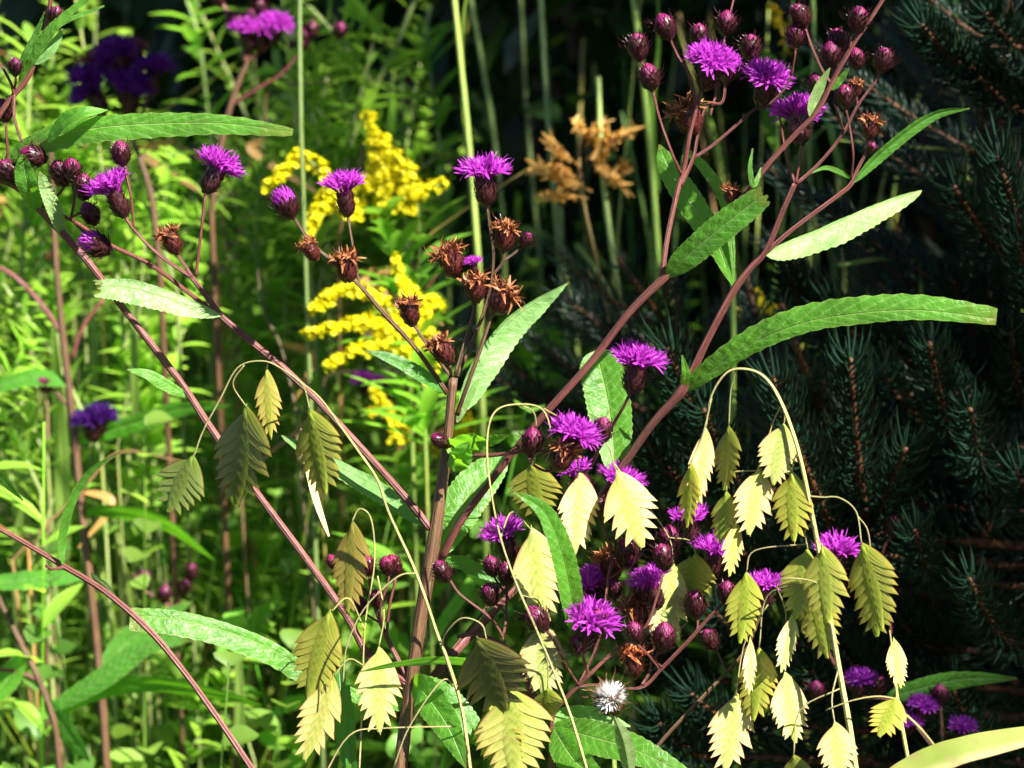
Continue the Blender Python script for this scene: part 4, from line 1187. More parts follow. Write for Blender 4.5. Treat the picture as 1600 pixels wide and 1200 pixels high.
# ------------------------------------------------------------------ spruce
def needle_shoot(mb, P, rad0, nl, count, rg, fwd=0.75, m_need=0, m_twig=1, up=0.35, wid=0.0007):
    """twig along P with curved needles all round, tips swept forward"""
    n = len(P)
    mb.tube(P, [rad0 * (1 - 0.6 * i / (n - 1)) for i in range(n)], 6, m_twig)
    for k in range(count):
        f = (k + rg.random()) / count * 0.99
        i = min(n - 2, int(f * (n - 1)))
        p = P[i].lerp(P[i + 1], f * (n - 1) - i)
        t = (P[i + 1] - P[i]).normalized()
        a = k * 2.39996 + rg.uniform(-.3, .3)
        ref = Vector((0.2, 0.9, 0.1))
        u = t.cross(ref).normalized()
        w = t.cross(u)
        o = u * math.cos(a) + w * math.sin(a)
        fw = fwd * rg.uniform(0.6, 1.3) + f * f * 0.8
        d0 = (o + t * fw).normalized()
        d1 = (o * 0.45 + t * (fw + 0.5) + Vector((0, 0, up))).normalized()
        L = nl * rg.uniform(0.75, 1.1)
        q0 = p
        q1 = p + d0 * L * 0.4
        q2 = q1 + (d0 + d1).normalized() * L * 0.35
        q3 = q2 + d1 * L * 0.25
        s = d0.cross(t)
        s = s.normalized() if s.length > 1e-4 else u
        b = s.cross(d0).normalized()
        rows = []
        for q, r in ((q0, wid * .8), (q1, wid), (q2, wid * .9), (q3, wid * .2)):
            rows.append([mb.vert(q + s * r, (0, 0)), mb.vert(q - s * r * .5 + b * r * .9, (0.3, 0)), mb.vert(q - s * r * .5 - b * r * .9, (.6, 0))])
        for i2 in range(3):
            for j in range(3):
                jj = (j + 1) % 3
                mb.face((rows[i2][j], rows[i2][jj], rows[i2 + 1][jj], rows[i2 + 1][j]), m_need)


def curve_pts(a, b, sag, n=7):
    out = []
    for i in range(n):
        f = i / (n - 1)
        out.append(a.lerp(b, f) + Vector((0, 0, sag * 4 * f * (1 - f))))
    return out


def spray_mesh(seed, L=0.5):
    rg = random.Random(seed)
    mb = MB()
    main = curve_pts(Vector((0, 0, 0)), Vector((L, 0, L * .12)), -0.03, 9)
    needle_shoot(mb, main, .0045, .021, 260, rg, .7)
    for k in range(7):
        f = .22 + .70 * k / 7
        i = int(f * 8)
        s = 1 if k % 2 else -1
        b = main[i]
        l = L * (.50 - .34 * f) * rg.uniform(.85, 1.2)
        e = b + Vector((l * .75, s * l * .7, l * rg.uniform(.05, .35)))
        needle_shoot(mb, curve_pts(b, e, -.006, 6), .0028, .022, int(60 + l * 800), rg, .7)
    return mb.mesh('spruce_branch', [M_NEEDLE, M_TWIG])


SPRAY = [spray_mesh(61), spray_mesh(62), spray_mesh(63)]


def spruce(loc, h, label, rbase=0.75, nb=90, lim=None, seed=1, color=None):
    rg = random.Random(seed)
    g = Vector((loc[0], loc[1], ground_z(loc[0], loc[1])))
    r = root('spruce_tree', g, label, 'spruce')
    mb = MB()
    mb.tube([g + Vector((0, 0, -.03)), g + Vector((.01, 0, h * .4)), g + Vector((0, .01, h * .75)), g + Vector((0, 0, h))], [.035, .027, .015, .004], 10)
    mb.build('trunk', M_BARK, r, g)
    k = 0
    for i in range(nb):
        f = (i + .5) / nb
        z = .15 + (h - .25) * f
        L = (rbase * (1 - f) ** .7 + .10) * rg.uniform(.8, 1.1)
        a = i * 2.39996 + rg.uniform(-.3, .3)
        el = R(8 + 30 * f + rg.uniform(-8, 8))
        d = Vector((math.cos(a) * math.cos(el), math.sin(a) * math.cos(el), math.sin(el)))
        p = g + Vector((0, 0, z))
        tip = p + d * L
        if lim is not None and lim(tip):
            continue
        x = d
        y = Vector((0, 0, 1)).cross(x).normalized()
        zz = x.cross(y)
        M = Matrix.Translation(p) @ Matrix((x, y, zz)).transposed().to_4x4() @ Matrix.Diagonal((L / .5, max(.8, L / .5) * 1.15, max(.8, L / .5) * 1.1, 1))
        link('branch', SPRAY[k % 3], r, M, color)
        k += 1
    return r, g


def too_near(p):
    return p.y < 1.56 or (p.x < 0.13 and p.z > .4) or (p.x < .2 and p.z > .84)


sp1, g1 = spruce((.80, 2.12), 2.75, 'dark blue green spruce with long curved needles filling the shaded side behind the oats', .95, 88, too_near, 3)
# shoots of the near side, each its own branch of the tree
near_shoots = [
    # base px, tip px, depth base, depth tip, needles
    ((1320, 860), (1208, 590), 1.66, 1.56, 230), ((1352, 830), (1328, 560), 1.66, 1.58, 220), ((1500, 720), (1452, 535), 1.70, 1.60, 210), ((1545, 760), (1516, 640), 1.74, 1.56, 190),
    ((1345, 830), (1415, 700), 1.68, 1.58, 170), ((1145, 760), (1045, 545), 1.68, 1.60, 220), ((1175, 780), (1100, 640), 1.70, 1.60, 190), ((1105, 770), (1010, 690), 1.72, 1.64, 170),
    ((1590, 1010), (1515, 905), 1.72, 1.58, 220), ((1460, 900), (1430, 830), 1.70, 1.58, 170), ((1640, 460), (1560, 245), 1.66, 1.60, 230), ((1660, 560), (1590, 380), 1.70, 1.60, 200),
    ((1600, 420), (1490, 290), 1.76, 1.68, 200), ((1560, 120), (1440, 40), 1.75, 1.66, 220), ((1640, 90), (1540, 20), 1.75, 1.66, 200), ((1640, 180), (1530, 120), 1.8, 1.7, 200), ((1190, 1130), (1080, 1085), 1.72, 1.62, 220), ((1130, 1180), (1030, 1130), 1.70, 1.62, 190),
    ((1200, 1000), (1120, 960), 1.74, 1.64, 190), ((1420, 1060), (1300, 1010), 1.76, 1.64, 220), ((1330, 1100), (1270, 1050), 1.74, 1.64, 190), ((1560, 1190), (1490, 1080), 1.76, 1.64, 220), ((1400, 560), (1300, 480), 1.80, 1.70, 200),
    ((1290, 520), (1230, 420), 1.85, 1.78, 170), ((1600, 640), (1580, 520), 1.74, 1.64, 200), ((1660, 830), (1590, 740), 1.72, 1.62, 200), ((1230, 900), (1150, 850), 1.76, 1.66, 180), ((1090, 900), (1010, 830), 1.76, 1.68, 180), ((1480, 1010), (1400, 960), 1.76, 1.68, 190),
    ((1110, 1060), (1010, 1010), 1.8, 1.72, 180), ((1450, 660), (1380, 580), 1.8, 1.72, 190), ((1550, 560), (1490, 440), 1.84, 1.74, 190)]
rg = random.Random(77)
for b, t, db, dt, cnt in near_shoots:
    pb, pt = at(b[0], b[1], db), at(t[0], t[1], dt)
    mb = MB()
    back = Vector((g1.x, g1.y, max(.2, pb.z - .12)))
    mid = pb.lerp(back, .38) + Vector((0, 0, -.02))
    needle_shoot(mb, curve_pts(back, mid, -.004, 6), .006, .022, 260, rg, .7)
    needle_shoot(mb, curve_pts(pb, pt, -.006, 8), .0030, .0235, int(cnt * .85), rg, .62)
    needle_shoot(mb, curve_pts(mid, pb, -.004, 7), .0042, .022, 150, rg, .7)
    for s in (0, 1):
        q = mid.lerp(pb, .3 + .45 * s)
        e = q + Vector((rg.uniform(-.07, .03), rg.uniform(-.03, .04), rg.uniform(.0, .07)))
        needle_shoot(mb, curve_pts(q, e, -.004, 6), .0026, .022, 90, rg, .7)
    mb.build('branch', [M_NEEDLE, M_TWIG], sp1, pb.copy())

spruce((1.15, 3.0), 3.6, 'third dark spruce partly hidden behind the first, added to shade the gap', 1.25, 96, lambda p: p.x < .30 and p.z < 1.5, 9)  # added mainly for the shade it casts over the middle distance
rgf = random.Random(78)
nf = 0
while nf < 26:
    px, py = rgf.uniform(1030, 1640), rgf.uniform(540, 1230)
    if nf > 18:
        px, py = rgf.uniform(1460, 1640), rgf.uniform(-20, 520)
    d = rgf.uniform(1.78, 2.0)
    p = at(px, py, d)
    dr = Vector((-.55 + rgf.uniform(-.35, .5), rgf.uniform(-.7, -.1), rgf.uniform(.25, .9))).normalized()
    q = p - dr * .16
    y_ = Vector((0, 0, 1)).cross(dr).normalized()
    z_ = dr.cross(y_)
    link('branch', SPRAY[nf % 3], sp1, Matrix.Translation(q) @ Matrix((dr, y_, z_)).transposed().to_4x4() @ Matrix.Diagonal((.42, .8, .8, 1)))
    nf += 1

spruce((1.55, .95), 3.4, 'second dark spruce added out of view on the sunny side to shade the first', .85, 100, lambda p: p.x < .8 or p.y < .35, 5)  # unseen tree, put here to keep the right hand shoots dark

# ------------------------------------------------------------------ tall grass stalks of the middle distance
GSTG = 'tall grass stalks behind the ironweed'


def stalk(pts, d, label, color=None, blades=(), mat=None):
    S = at(pts[0][0], pts[0][1], d)
    g = Vector((S.x, S.y + .01, ground_z(S.x, S.y)))
    r = root('grass_stalk', g, label, 'grass', GSTG)
    mb = MB()
    stem(mb, [(x, y, 0, w) for x, y, w in pts], d, 6, 6, down=(g.x, g.y), knobby=.06)
    mb.build('stalk', mat or M_WSTEM, r, S, color)
    for b, w in blades:
        leaf(r, b, w, d=d, face=25, fold=16, mat=M_GRASS, name='blade', n=20, shape=(.25, .6), serr=0, ripple=.02, color=color)
    return r


for k, (pts, d, col, bl, lab) in enumerate([
    ([(748, 420, 7), (733, 230, 7), (716, 60, 6.5), (706, -40, 6)], 1.95, (1.5, 1.6, .9), [([(745, 380, 0), (728, 200, .4), (722, 60, .5), (735, -40, .6)], 10)], 'thick bright green grass stalk rising above the middle purple head'),
    ([(890, 580, 6), (868, 330, 6), (852, 120, 6), (843, -40, 5)], 2.2, (1.1, 1.3, 1.2), [], 'grey green grass stalk passing the dry brown seed head'),
    ([(975, 500, 6), (955, 380, 6), (940, 250, 6), (935, 120, 5)], 2.0, (1.6, 1.7, 1.5), [], 'pale grey grass stalk carrying the dry tan panicle'),
    ([(1032, 460, 7), (1020, 280, 7), (1005, 120, 7), (985, -40, 6)], 2.0, (1.2, 1.5, .7), [([(1030, 300, 0), (1020, 180, 0), (1030, 60, .4), (1025, -40, .5)], 10)], 'green grass stalk close behind the upper purple flower spray'),
    ([(785, 330, 5), (770, 200, 5), (750, 80, 5), (728, -40, 5)], 2.4, (1.0, 1.2, .9), [], 'thin dull grass stalk leaning beside the bright thick stalk'),
    ([(845, 420, 4.5), (825, 200, 4.5), (812, -40, 4)], 2.5, (.9, 1.0, .8), [], 'thin shaded grass stalk in the dark gap'),
    ([(1146, 640, 6), (1146, 480, 6), (1140, 300, 6)], 1.75, (1.2, 1.5, .6), [], 'green stalk standing between the pale right branches'),
    ([(1265, 420, 5), (1266, 200, 5), (1272, 60, 5), (1268, -40, 5)], 2.0, (1.1, 1.4, .7), [([(1322, 300, 0), (1300, 210, .2), (1280, 120, .2), (1274, 60, .2)], 12)], 'green stalk with a folded blade among the upper purple buds'),
    ([(1513, 260, 5), (1503, 150, 5), (1494, 40, 5), (1490, -40, 5)], 1.9, (1.1, 1.4, .7), [], 'thin green stalk in front of the dark spruce at the top'),
    ([(1100, 640, 5), (985, 500, 5), (900, 380, 5)], 2.2, (.9, 1.1, .7), [], 'shaded slanting stalk behind the curved right branch'),
    ([(900, 500, 5), (880, 420, 5), (876, 320, 5)], 2.3, (1.2, 1.3, 1.0), [], 'short pale stalk in the dark beyond the brown heads'),
    ([(1440, 410, 5), (1380, 404, 5), (1310, 415, 4)], 1.85, (1.4, 1.7, .8), [], 'bright grass blade bending level above the long leaf'),
    ([(1600, 240, 4), (1450, 232, 4), (1310, 220, 3)], 1.85, (1.2, 1.4, .7), [], 'thin green stem lying level across the dark spruce top'),
    ([(640, 470, 5), (632, 320, 5), (628, 120, 5)], 2.3, (1.0, 1.2, 1.0), [], 'grey stalk behind the yellow goldenrod plume'),
    ([(925, 440, 4), (905, 260, 4), (912, 60, 4)], 2.6, (1.3, .9, .6), [], 'brownish old stalk in the shade of the middle distance'),
]):
    stalk(pts, d, lab, col, bl)

rg = random.Random(15)
STL = 'slender dim grass stalk in the shaded gap behind the upper branches'
for k in range(42):
    x = rg.uniform(640, 1400)
    y0 = rg.uniform(380, 760)
    d = rg.uniform(2.2, 3.4)
    lean = rg.uniform(-110, 110)
    stalk([(x, y0, 3.2), (x + lean * .4, y0 * .55, 3), (x + lean, -50 + rg.uniform(0, 260), 2)], d, STL, (rg.uniform(.8, 2.2), rg.uniform(1.0, 1.9), rg.uniform(.4, 1.2)))

rg = random.Random(16)
for k, (x, y0, y1, w) in enumerate([(30, 900, 440, 11), (100, 900, 520, 17), (222, 860, 470, 12), (238, 820, 500, 8), (212, 700, 380, 8), (56, 620, 260, 8), (150, 700, 420, 8), (370, 1190, 1010, 12)]):
    d = rg.uniform(1.95, 2.3)
    c = rg.uniform(.9, 1.3)
    stalk([(x + rg.uniform(-60, 60), y0, 3), (x, (y0 + y1) / 2, 3), (x + rg.uniform(-25, 25), y1, 2)], d, 'pale upright grass stalk with one long blade in the sunlit clearing', (c * 1.25, c * 1.2, c),
          [([(x, y0 - 10, 0), (x + rg.uniform(-8, 8), (y0 + y1) / 2, -.4), (x + rg.uniform(-25, 25), y1 - 30, -.6)], w * 1.9)])

rg = random.Random(18)
for k in range(30):
    x, y = rg.uniform(-60, 680), rg.uniform(250, 1180)
    d = rg.uniform(1.95, 2.45)
    a, L = rg.uniform(-1.3, 1.3), rg.uniform(160, 480)
    dx, dy = math.sin(a) * L, -math.cos(a) * L * .8
    S = at(x, y, d)
    g = Vector((S.x + rg.uniform(-.06, .06), S.y + .02, 0))
    r = root('dead_stalk', Vector((g.x, g.y, ground_z(g.x, g.y))), 'thin dead straw stem leaning or bent among the sunlit weeds', 'dry grass', 'dead stems among the weeds')
    mb = MB()
    stem(mb, [(x, y, 0, 2.6), (x + dx * .4, y + dy * .45, 1, 2.3), (x + dx * .55 + rg.uniform(-30, 30), y + dy * .7, 1.5, 2), (x + dx, y + dy * rg.uniform(.6, 1.1), 2, 1.4)], d, 5, 5, down=(g.x, g.y))
    mb.build('stem', M_STRAW, r, S, (rg.uniform(.5, 1.1), rg.uniform(.5, 1.0), rg.uniform(.4, .9)))
    if k % 2:
        leaf(r, [(x + dx * .4, y + dy * .45, 1), (x + dx * .4 + rg.uniform(-60, 60), y + dy * .45 + 20, .5), (x + dx * .4 + rg.uniform(-110, 110), y + dy * .45 + 90, 0)], 16, d=d, face=rg.uniform(-50, 50), mat=M_STRAW, name='dead_leaf', n=18, serr=0, color=(1.0, .8, .6))

# dry panicle
S = at(940, 255, 2.0)
dp = root('dried_seed_head', Vector((S.x + .02, S.y, ground_z(S.x, S.y))), 'tan and brown dry grass panicle on a pale stalk in the dark gap', 'dry grass')
mb = MB()
stem(mb, [(975, 620, 0, 4), (935, 420, 0, 4), (915, 330, 0, 3.5), (905, 250, 0, 3), (912, 210, 0, 2)], 2.0, 5, 6, down=(S.x + .02, S.y))
mb.build('stalk', M_STRAW, dp, S)
mb = MB()
for (x0, y0, x1, y1) in [(940, 290, 975, 262), (925, 300, 840, 258), (918, 310, 850, 306), (905, 260, 860, 225), (915, 230, 935, 195), (915, 250, 960, 215), (930, 270, 950, 225), (910, 215, 905, 195), (900, 285, 870, 262), (905, 280, 882, 282), (935, 235, 985, 205), (925, 245, 965, 285)]:
    for q in range(22):
        f = rg.uniform(.25, 1.0)
        p = at(x0 + (x1 - x0) * f + rg.uniform(-9, 9), y0 + (y1 - y0) * f + rg.uniform(-9, 9), 2.0 + rg.uniform(-.015, .015))
        e = at(x0 + (x1 - x0) * (f + .28) + rg.uniform(-10, 10), y0 + (y1 - y0) * (f + .28) + rg.uniform(-10, 10), 2.0 + rg.uniform(-.02, .02))
        dd = (e - p).normalized()
        strip(mb, p, dd, dd.cross(NC).normalized(), (e - p).length * .8 + .003, .0024, rg, .6, 4)
    mb.tube([at(x0, y0, 2.0), at((x0 + x1) / 2, (y0 + y1) / 2 - 4, 2.0), at(x1, y1, 2.0)], [.0008, .0007, .0004], 5)
mb.build('panicle', M_STRAW, dp, S, (1.5, 1.2, .78))


# ------------------------------------------------------------------ goldenrod
def plume(mb, branches, d, rg, dens=1.0):
    for pts, r in branches:
        S = spline([(x, y, 0) for x, y in pts], 10)
        P = [at(a[0], a[1], d) for a in S]
        L = sum((P[i + 1] - P[i]).length for i in range(len(P) - 1))
        n = int(L / .00030 * dens)
        for k in range(n):
            f = rg.random()
            i = min(len(P) - 2, int(f * (len(P) - 1)))
            rr = r * K * d * (1.4 - .8 * f)
            o = Vector((rg.gauss(0, 1), rg.gauss(0, 1), rg.gauss(0, 1))).normalized() * rr * rg.random() ** .6
            c = P[i].lerp(P[i + 1], rg.random()) + o
            up = (o.normalized() + Vector((0, 0, .8))).normalized()
            u = up.cross(Vector((.31, .77, .2))).normalized()
            w = up.cross(u)
            a0 = rg.uniform(0, 6)
            R_ = rg.uniform(.0015, .0026)
            for q in range(6):
                a = a0 + q * 1.047
                o2 = u * math.cos(a) + w * math.sin(a)
                t2 = up.cross(o2)
                mb.grid([[c - t2 * .0003, c + t2 * .0003], [c + o2 * R_ * .7 + up * R_ * .6 - t2 * .0006, c + o2 * R_ * .7 + up * R_ * .6 + t2 * .0006], [c + o2 * R_ + up * R_ * .7, c + o2 * R_ + up * R_ * .7 + t2 * .0002]], [[(0, .2), (0, .2)], [(0, .8), (0, .8)], [(0, 1), (0, 1)]])


def narrow_leaves(mb, P, rg, ln, wd, n, f0=0.0, up=.6, droop=.3):
    for k in range(n):
        f = f0 + (1 - f0) * (k + rg.random()) / n
        i = min(len(P) - 2, int(f * (len(P) - 1)))
        p = P[i].lerp(P[i + 1], f * (len(P) - 1) - i)
        t = (P[i + 1] - P[i]).normalized()
        if rg.random() < .2:
            continue
        a = k * 2.39996 + rg.uniform(-1.1, 1.1)
        u = t.cross(Vector((.3, .9, .15))).normalized()
        w = t.cross(u)
        o = u * math.cos(a) + w * math.sin(a) + t * rg.uniform(-.35, .5)
        L = ln * rg.uniform(.4, 1.3) * (1.05 - .55 * f)
        d = (o + t * up * rg.uniform(.5, 1.4)).normalized()
        s = d.cross(t).normalized()
        rows, q, dd = [], p.copy(), d.copy()
        for j in range(5):
            g = j / 4
            ww = wd * .5 * (math.sin(math.pi * (g * .92 + .06)) ** .8)
            nrm = s.cross(dd)
            rows.append([q - s * ww + nrm * ww * .35, q, q + s * ww + nrm * ww * .35])
            q = q + dd * L / 4
            dd = (dd + Vector((0, 0, -1)) * droop * rg.uniform(.1, .7) + s * rg.uniform(-.15, .15) + o * .05).normalized()
        mb.grid(rows, [[(0, 0)] * 3] * 5)


def goldenrod(label, d, stems, branches, seed, dens=1.0, lf=60, color=None):
    rg = random.Random(seed)
    S = at(stems[0][0][0], stems[0][0][1], d)
    g = Vector((S.x, S.y, ground_z(S.x, S.y)))
    r = root('goldenrod', g, label, 'wildflower', 'goldenrod plants')
    mb, ml = MB(), MB()
    for i, s in enumerate(stems):
        pts = [(x, y, 0, w) for x, y, w in s]
        stem(mb, pts, d, 6, 6, down=(g.x, g.y) if i == 0 else None)
        P, _ = path3(pts, d, 6)
        if i == 0:
            P = [Vector((g.x, g.y, g.z + .15))] + [P[0].lerp(Vector((g.x, g.y, g.z + .15)), 1 - q / 4) for q in range(1, 4)] + P
        narrow_leaves(ml, P[:max(4, int(len(P) * .62))], rg, .055, .009, lf if i == 0 else 8)
    for b, w in branches:
        S2, _ = path3([(x, y, 0, 1.2) for x, y in b], d, 5)
        mb.tube(S2, [.0008] * len(S2), 5)
    mb.build('stem', M_WSTEM, r, S, (1.2, 1.3, .7))
    ml.build('leaves', M_WEED, r, S, (1.0, 1.2, .8))
    mp = MB()
    plume(mp, branches, d, rg, dens)
    mp.build('flower_plume', M_GOLD, r, S, color)


goldenrod('goldenrod with the tallest bright yellow plume, behind the two middle purple heads', 1.95,
          [[(640, 560, 4), (628, 450, 4), (608, 330, 3.5), (592, 240, 3), (575, 178, 2)], [(650, 470, 3), (656, 380, 3), (650, 300, 2.6)]],
          [([(600, 300), (592, 240), (575, 178)], 17), ([(612, 310), (628, 265), (602, 228)], 20), ([(600, 310), (575, 285), (560, 292)], 20), ([(640, 330), (655, 300), (694, 287)], 13), ([(618, 335), (640, 300), (638, 262)], 20),
           ([(560, 335), (505, 322), (480, 372)], 12), ([(600, 335), (600, 300), (590, 270)], 20), ([(560, 330), (520, 300), (492, 335)], 14), ([(545, 320), (480, 248), (450, 262), (412, 296)], 12), ([(580, 260), (588, 225), (600, 215)], 15)], 81)
goldenrod('goldenrod with arching yellow side sprays, behind the withered brown heads', 1.90,
          [[(665, 700, 4), (662, 620, 4), (652, 540, 4), (640, 470, 3), (618, 405, 2)]],
          [([(650, 545), (605, 482), (555, 450), (518, 460), (488, 486)], 13), ([(648, 552), (592, 512), (540, 508), (476, 523)], 11), ([(650, 550), (600, 540), (555, 548), (512, 574)], 13), ([(648, 550), (640, 480), (618, 402)], 12),
           ([(655, 560), (665, 500), (640, 450)], 16), ([(640, 560), (600, 525), (575, 495)], 16), ([(665, 590), (675, 530), (655, 500)], 14), ([(655, 500), (672, 470), (690, 480)], 10)], 82)
goldenrod('small goldenrod with a short yellow tuft low beside the brown central stem', 2.05,
          [[(640, 860, 4), (632, 760, 4), (615, 680, 3), (590, 615, 2)]],
          [([(620, 690), (605, 640), (582, 612)], 10), ([(625, 690), (640, 655), (640, 640)], 9), ([(610, 640), (590, 640), (575, 648)], 8), ([(735, 700), (730, 660), (715, 630)], 8), ([(640, 720), (700, 690), (728, 665)], 7)], 83, .8)
goldenrod('pale goldenrod sprig with yellow leaves in front of the dark spruce', 1.95,
          [[(1170, 640, 3.5), (1172, 560, 3.5), (1185, 500, 3), (1200, 470, 2)]], [([(1180, 520), (1170, 495), (1148, 485)], 8), ([(1185, 520), (1205, 495), (1215, 480)], 9), ([(1190, 500), (1188, 470), (1180, 455)], 7)], 84, .6, 30, (.85, .8, .8))
goldenrod('yellow brown fading goldenrod tip above the upper purple buds', 2.05,
          [[(1215, 200, 3), (1225, 90, 3), (1240, 0, 2.5)]], [([(1225, 90), (1240, 40), (1262, 20)], 8), ([(1225, 60), (1215, 30), (1205, 10)], 8)], 85, .5, 30, (.7, .55, 1))

# ------------------------------------------------------------------ willowy leafy stalks, top left
LSG = 'leafy green stalks behind the left flowers'


def leafy(stems, d, label, seed, ln=.05, wd=.007, n=46, color=None, group=LSG, name='leafy_stalk', f0=0.0):
    rg = random.Random(seed)
    S = at(stems[0][0][0], stems[0][0][1], d)
    g = Vector((S.x, S.y, ground_z(S.x, S.y)))
    r = root(name, g, label, 'plant', group)
    mb, ml = MB(), MB()
    for i, s in enumerate(stems):
        pts = [(x, y, 0, w) for x, y, w in s]
        stem(mb, pts, d, 6, 6, down=(g.x, g.y) if i == 0 else None)
        P, _ = path3(pts, d, 6)
        if i == 0:
            P = [Vector((g.x, g.y, g.z + .2)).lerp(P[0], q / 6) for q in range(6)] + P
        narrow_leaves(ml, P, rg, ln, wd, n if i == 0 else n // 2, f0 if i == 0 else f0 * .3)
    mb.build('stem', M_WSTEM, r, S, color)
    ml.build('leaves', M_WEED, r, S, color)


leafy([[(520, 380, 6), (540, 250, 6), (580, 150, 6), (620, 70, 5.5), (655, -20, 5)], [(582, 130, 4), (545, 80, 4), (497, 25, 4), (450, -20, 3)], [(610, 75, 3.5), (575, 35, 3.5), (543, -10, 3)], [(617, 143, 3), (560, 195, 3), (500, 208, 2.5)]], 2.25, 'pale forked leafy stalk leaning above the yellow plume', 91, color=(1.2, 1.25, .9))
leafy([[(510, 380, 5), (500, 250, 5), (487, 180, 5), (455, 130, 4.5), (412, 98, 4)], [(515, 200, 3), (480, 140, 3), (468, 110, 3)]], 2.22, 'leafy stalk bending over toward the long leaf tip', 92, color=(1.15, 1.2, .9))
leafy([[(560, 400, 4), (550, 280, 4), (542, 180, 4), (530, 100, 4)]], 2.3, 'upright leafy stalk behind the second purple head', 93, color=(1.0, 1.2, .8))
leafy([[(330, 560, 5), (300, 420, 5), (270, 300, 5), (262, 200, 4)]], 2.3, 'leafy stalk behind the purple flower facing sideways', 94, .07, .010, color=(1.0, 1.1, .8))
leafy([[(430, 640, 5), (420, 500, 5), (400, 380, 5), (410, 260, 4)]], 2.25, 'leafy stalk in the gap left of the purple topped bud', 95, .06, .008, color=(1.1, 1.2, .8))
leafy([[(360, 420, 4), (330, 220, 4), (310, 60, 4), (280, -30, 4)]], 2.3, 'tall leafy stalk behind the long level leaf', 96, .06, .009, color=(1.0, 1.2, .8))
leafy([[(700, 420, 4), (690, 260, 4), (672, 120, 4), (668, 40, 4)]], 2.3, 'dim leafy stalk between the yellow plume and the thick grass stalk', 97, .05, .009, color=(.9, 1.1, .8))
leafy([[(830, 760, 4), (820, 650, 4), (818, 570, 4), (825, 520, 4)]], 2.25, 'low bright leafy shoot behind the fork of the pale right branch', 98, .05, .012, 50, (1.1, 1.3, .7))
leafy([[(880, 700, 4), (870, 600, 4), (860, 540, 4)]], 2.2, 'low dim leafy shoot beside the slanting branch', 99, .05, .012, 40, (.9, 1.1, .7))

leafy([[(470, 200, 5), (468, 0, 5), (472, -180, 5), (475, -330, 4)], [(470, -60, 4), (440, -180, 4), (400, -280, 3)], [(472, -150, 4), (430, -230, 4), (420, -320, 3)]], 1.88, 'added tall stalk with broad leaves out of view, shading the violet flower mass', 100, .08, .026, 46, (.9, 1.0, .8), f0=.82)  # added for its shade on the violet heads; leafy top is unseen
rgl = random.Random(17)
for k in range(64):
    x, y0 = rgl.uniform(-80, 640), rgl.uniform(330, 760) if k < 34 else rgl.uniform(700, 1250)
    d = rgl.uniform(2.0, 2.5) if x < 300 else rgl.uniform(2.2, 2.6)
    ln = rgl.uniform(-260, 260)
    yt = rgl.uniform(-30, 260) if k < 34 else y0 - rgl.uniform(260, 560)
    c = rgl.uniform(.9, 1.6)
    leafy([[(x, y0, 4), (x + ln * .25, y0 * .66 + yt * .34, 4), (x + ln * .6, y0 * .33 + yt * .67, 3.6), (x + ln, yt, 3)], [(x + ln * .3, y0 * .6 + yt * .4, 3), (x + ln * .3 + rgl.uniform(-90, 90), y0 * .3 + yt * .7, 2.4)]], d,
          'slender feathery green stalk leaning in the thicket behind the left flowers', 300 + k, rgl.uniform(.022, .05), rgl.uniform(.0045, .009), 80, (c * 1.05, c, c * .9))

# ------------------------------------------------------------------ blurred ironweeds further back
def far_iron(label, d, parts, flowers, leaves=(), seed=1, col=None, buds=(), withs=()):
    q = parts[0][0]
    S = at(q[0], q[1], d)
    g = Vector((S.x, S.y, ground_z(S.x, S.y)))
    r = root('ironweed', g, label, 'wildflower', 'ironweed plants')
    for i, p in enumerate(parts):
        mb = MB()
        stem(mb, [(x, y, 0, w) for x, y, w in p], d, 6, 7, down=(g.x, g.y) if i == 0 else None)
        mb.build('main_stem' if i == 0 else 'branch', M_STEMB if i == 0 else M_STEM, r, at(p[0][0], p[0][1], d))
    for f in flowers:
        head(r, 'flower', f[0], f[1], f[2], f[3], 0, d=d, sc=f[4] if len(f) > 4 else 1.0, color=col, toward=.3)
    for f in buds:
        head(r, 'bud', f[0], f[1], f[2], f[3], 0, d=d, sc=1.0)
    for f in withs:
        head(r, 'with', f[0], f[1], f[2], f[3], 0, d=d, sc=1.1)
    for l in leaves:
        leaf(r, l[0], l[1], d=d, face=l[2], fold=10, color=l[3] if len(l) > 3 else None, n=24)
    return r


far_iron('blurred ironweed with a tall brown stem and one shade-tinted violet head, at the left side', 1.95,
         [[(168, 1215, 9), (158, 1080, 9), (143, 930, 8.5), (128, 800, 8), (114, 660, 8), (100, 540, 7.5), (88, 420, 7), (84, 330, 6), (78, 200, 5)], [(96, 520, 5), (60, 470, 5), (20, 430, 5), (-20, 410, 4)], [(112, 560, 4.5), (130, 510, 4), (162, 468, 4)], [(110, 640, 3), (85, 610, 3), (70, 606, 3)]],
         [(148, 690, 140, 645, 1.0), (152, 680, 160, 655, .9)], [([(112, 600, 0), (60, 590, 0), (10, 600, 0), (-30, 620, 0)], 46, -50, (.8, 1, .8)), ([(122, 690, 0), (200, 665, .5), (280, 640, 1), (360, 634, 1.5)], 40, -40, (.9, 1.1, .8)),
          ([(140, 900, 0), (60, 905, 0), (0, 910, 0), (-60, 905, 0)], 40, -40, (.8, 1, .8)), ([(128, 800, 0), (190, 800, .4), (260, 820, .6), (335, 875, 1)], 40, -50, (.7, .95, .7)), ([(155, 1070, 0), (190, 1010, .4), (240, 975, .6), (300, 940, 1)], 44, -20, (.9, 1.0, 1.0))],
         col=(.12, .14, .30), buds=[(78, 612, 66, 596)])  # florets dimmed by tint to stand for shade
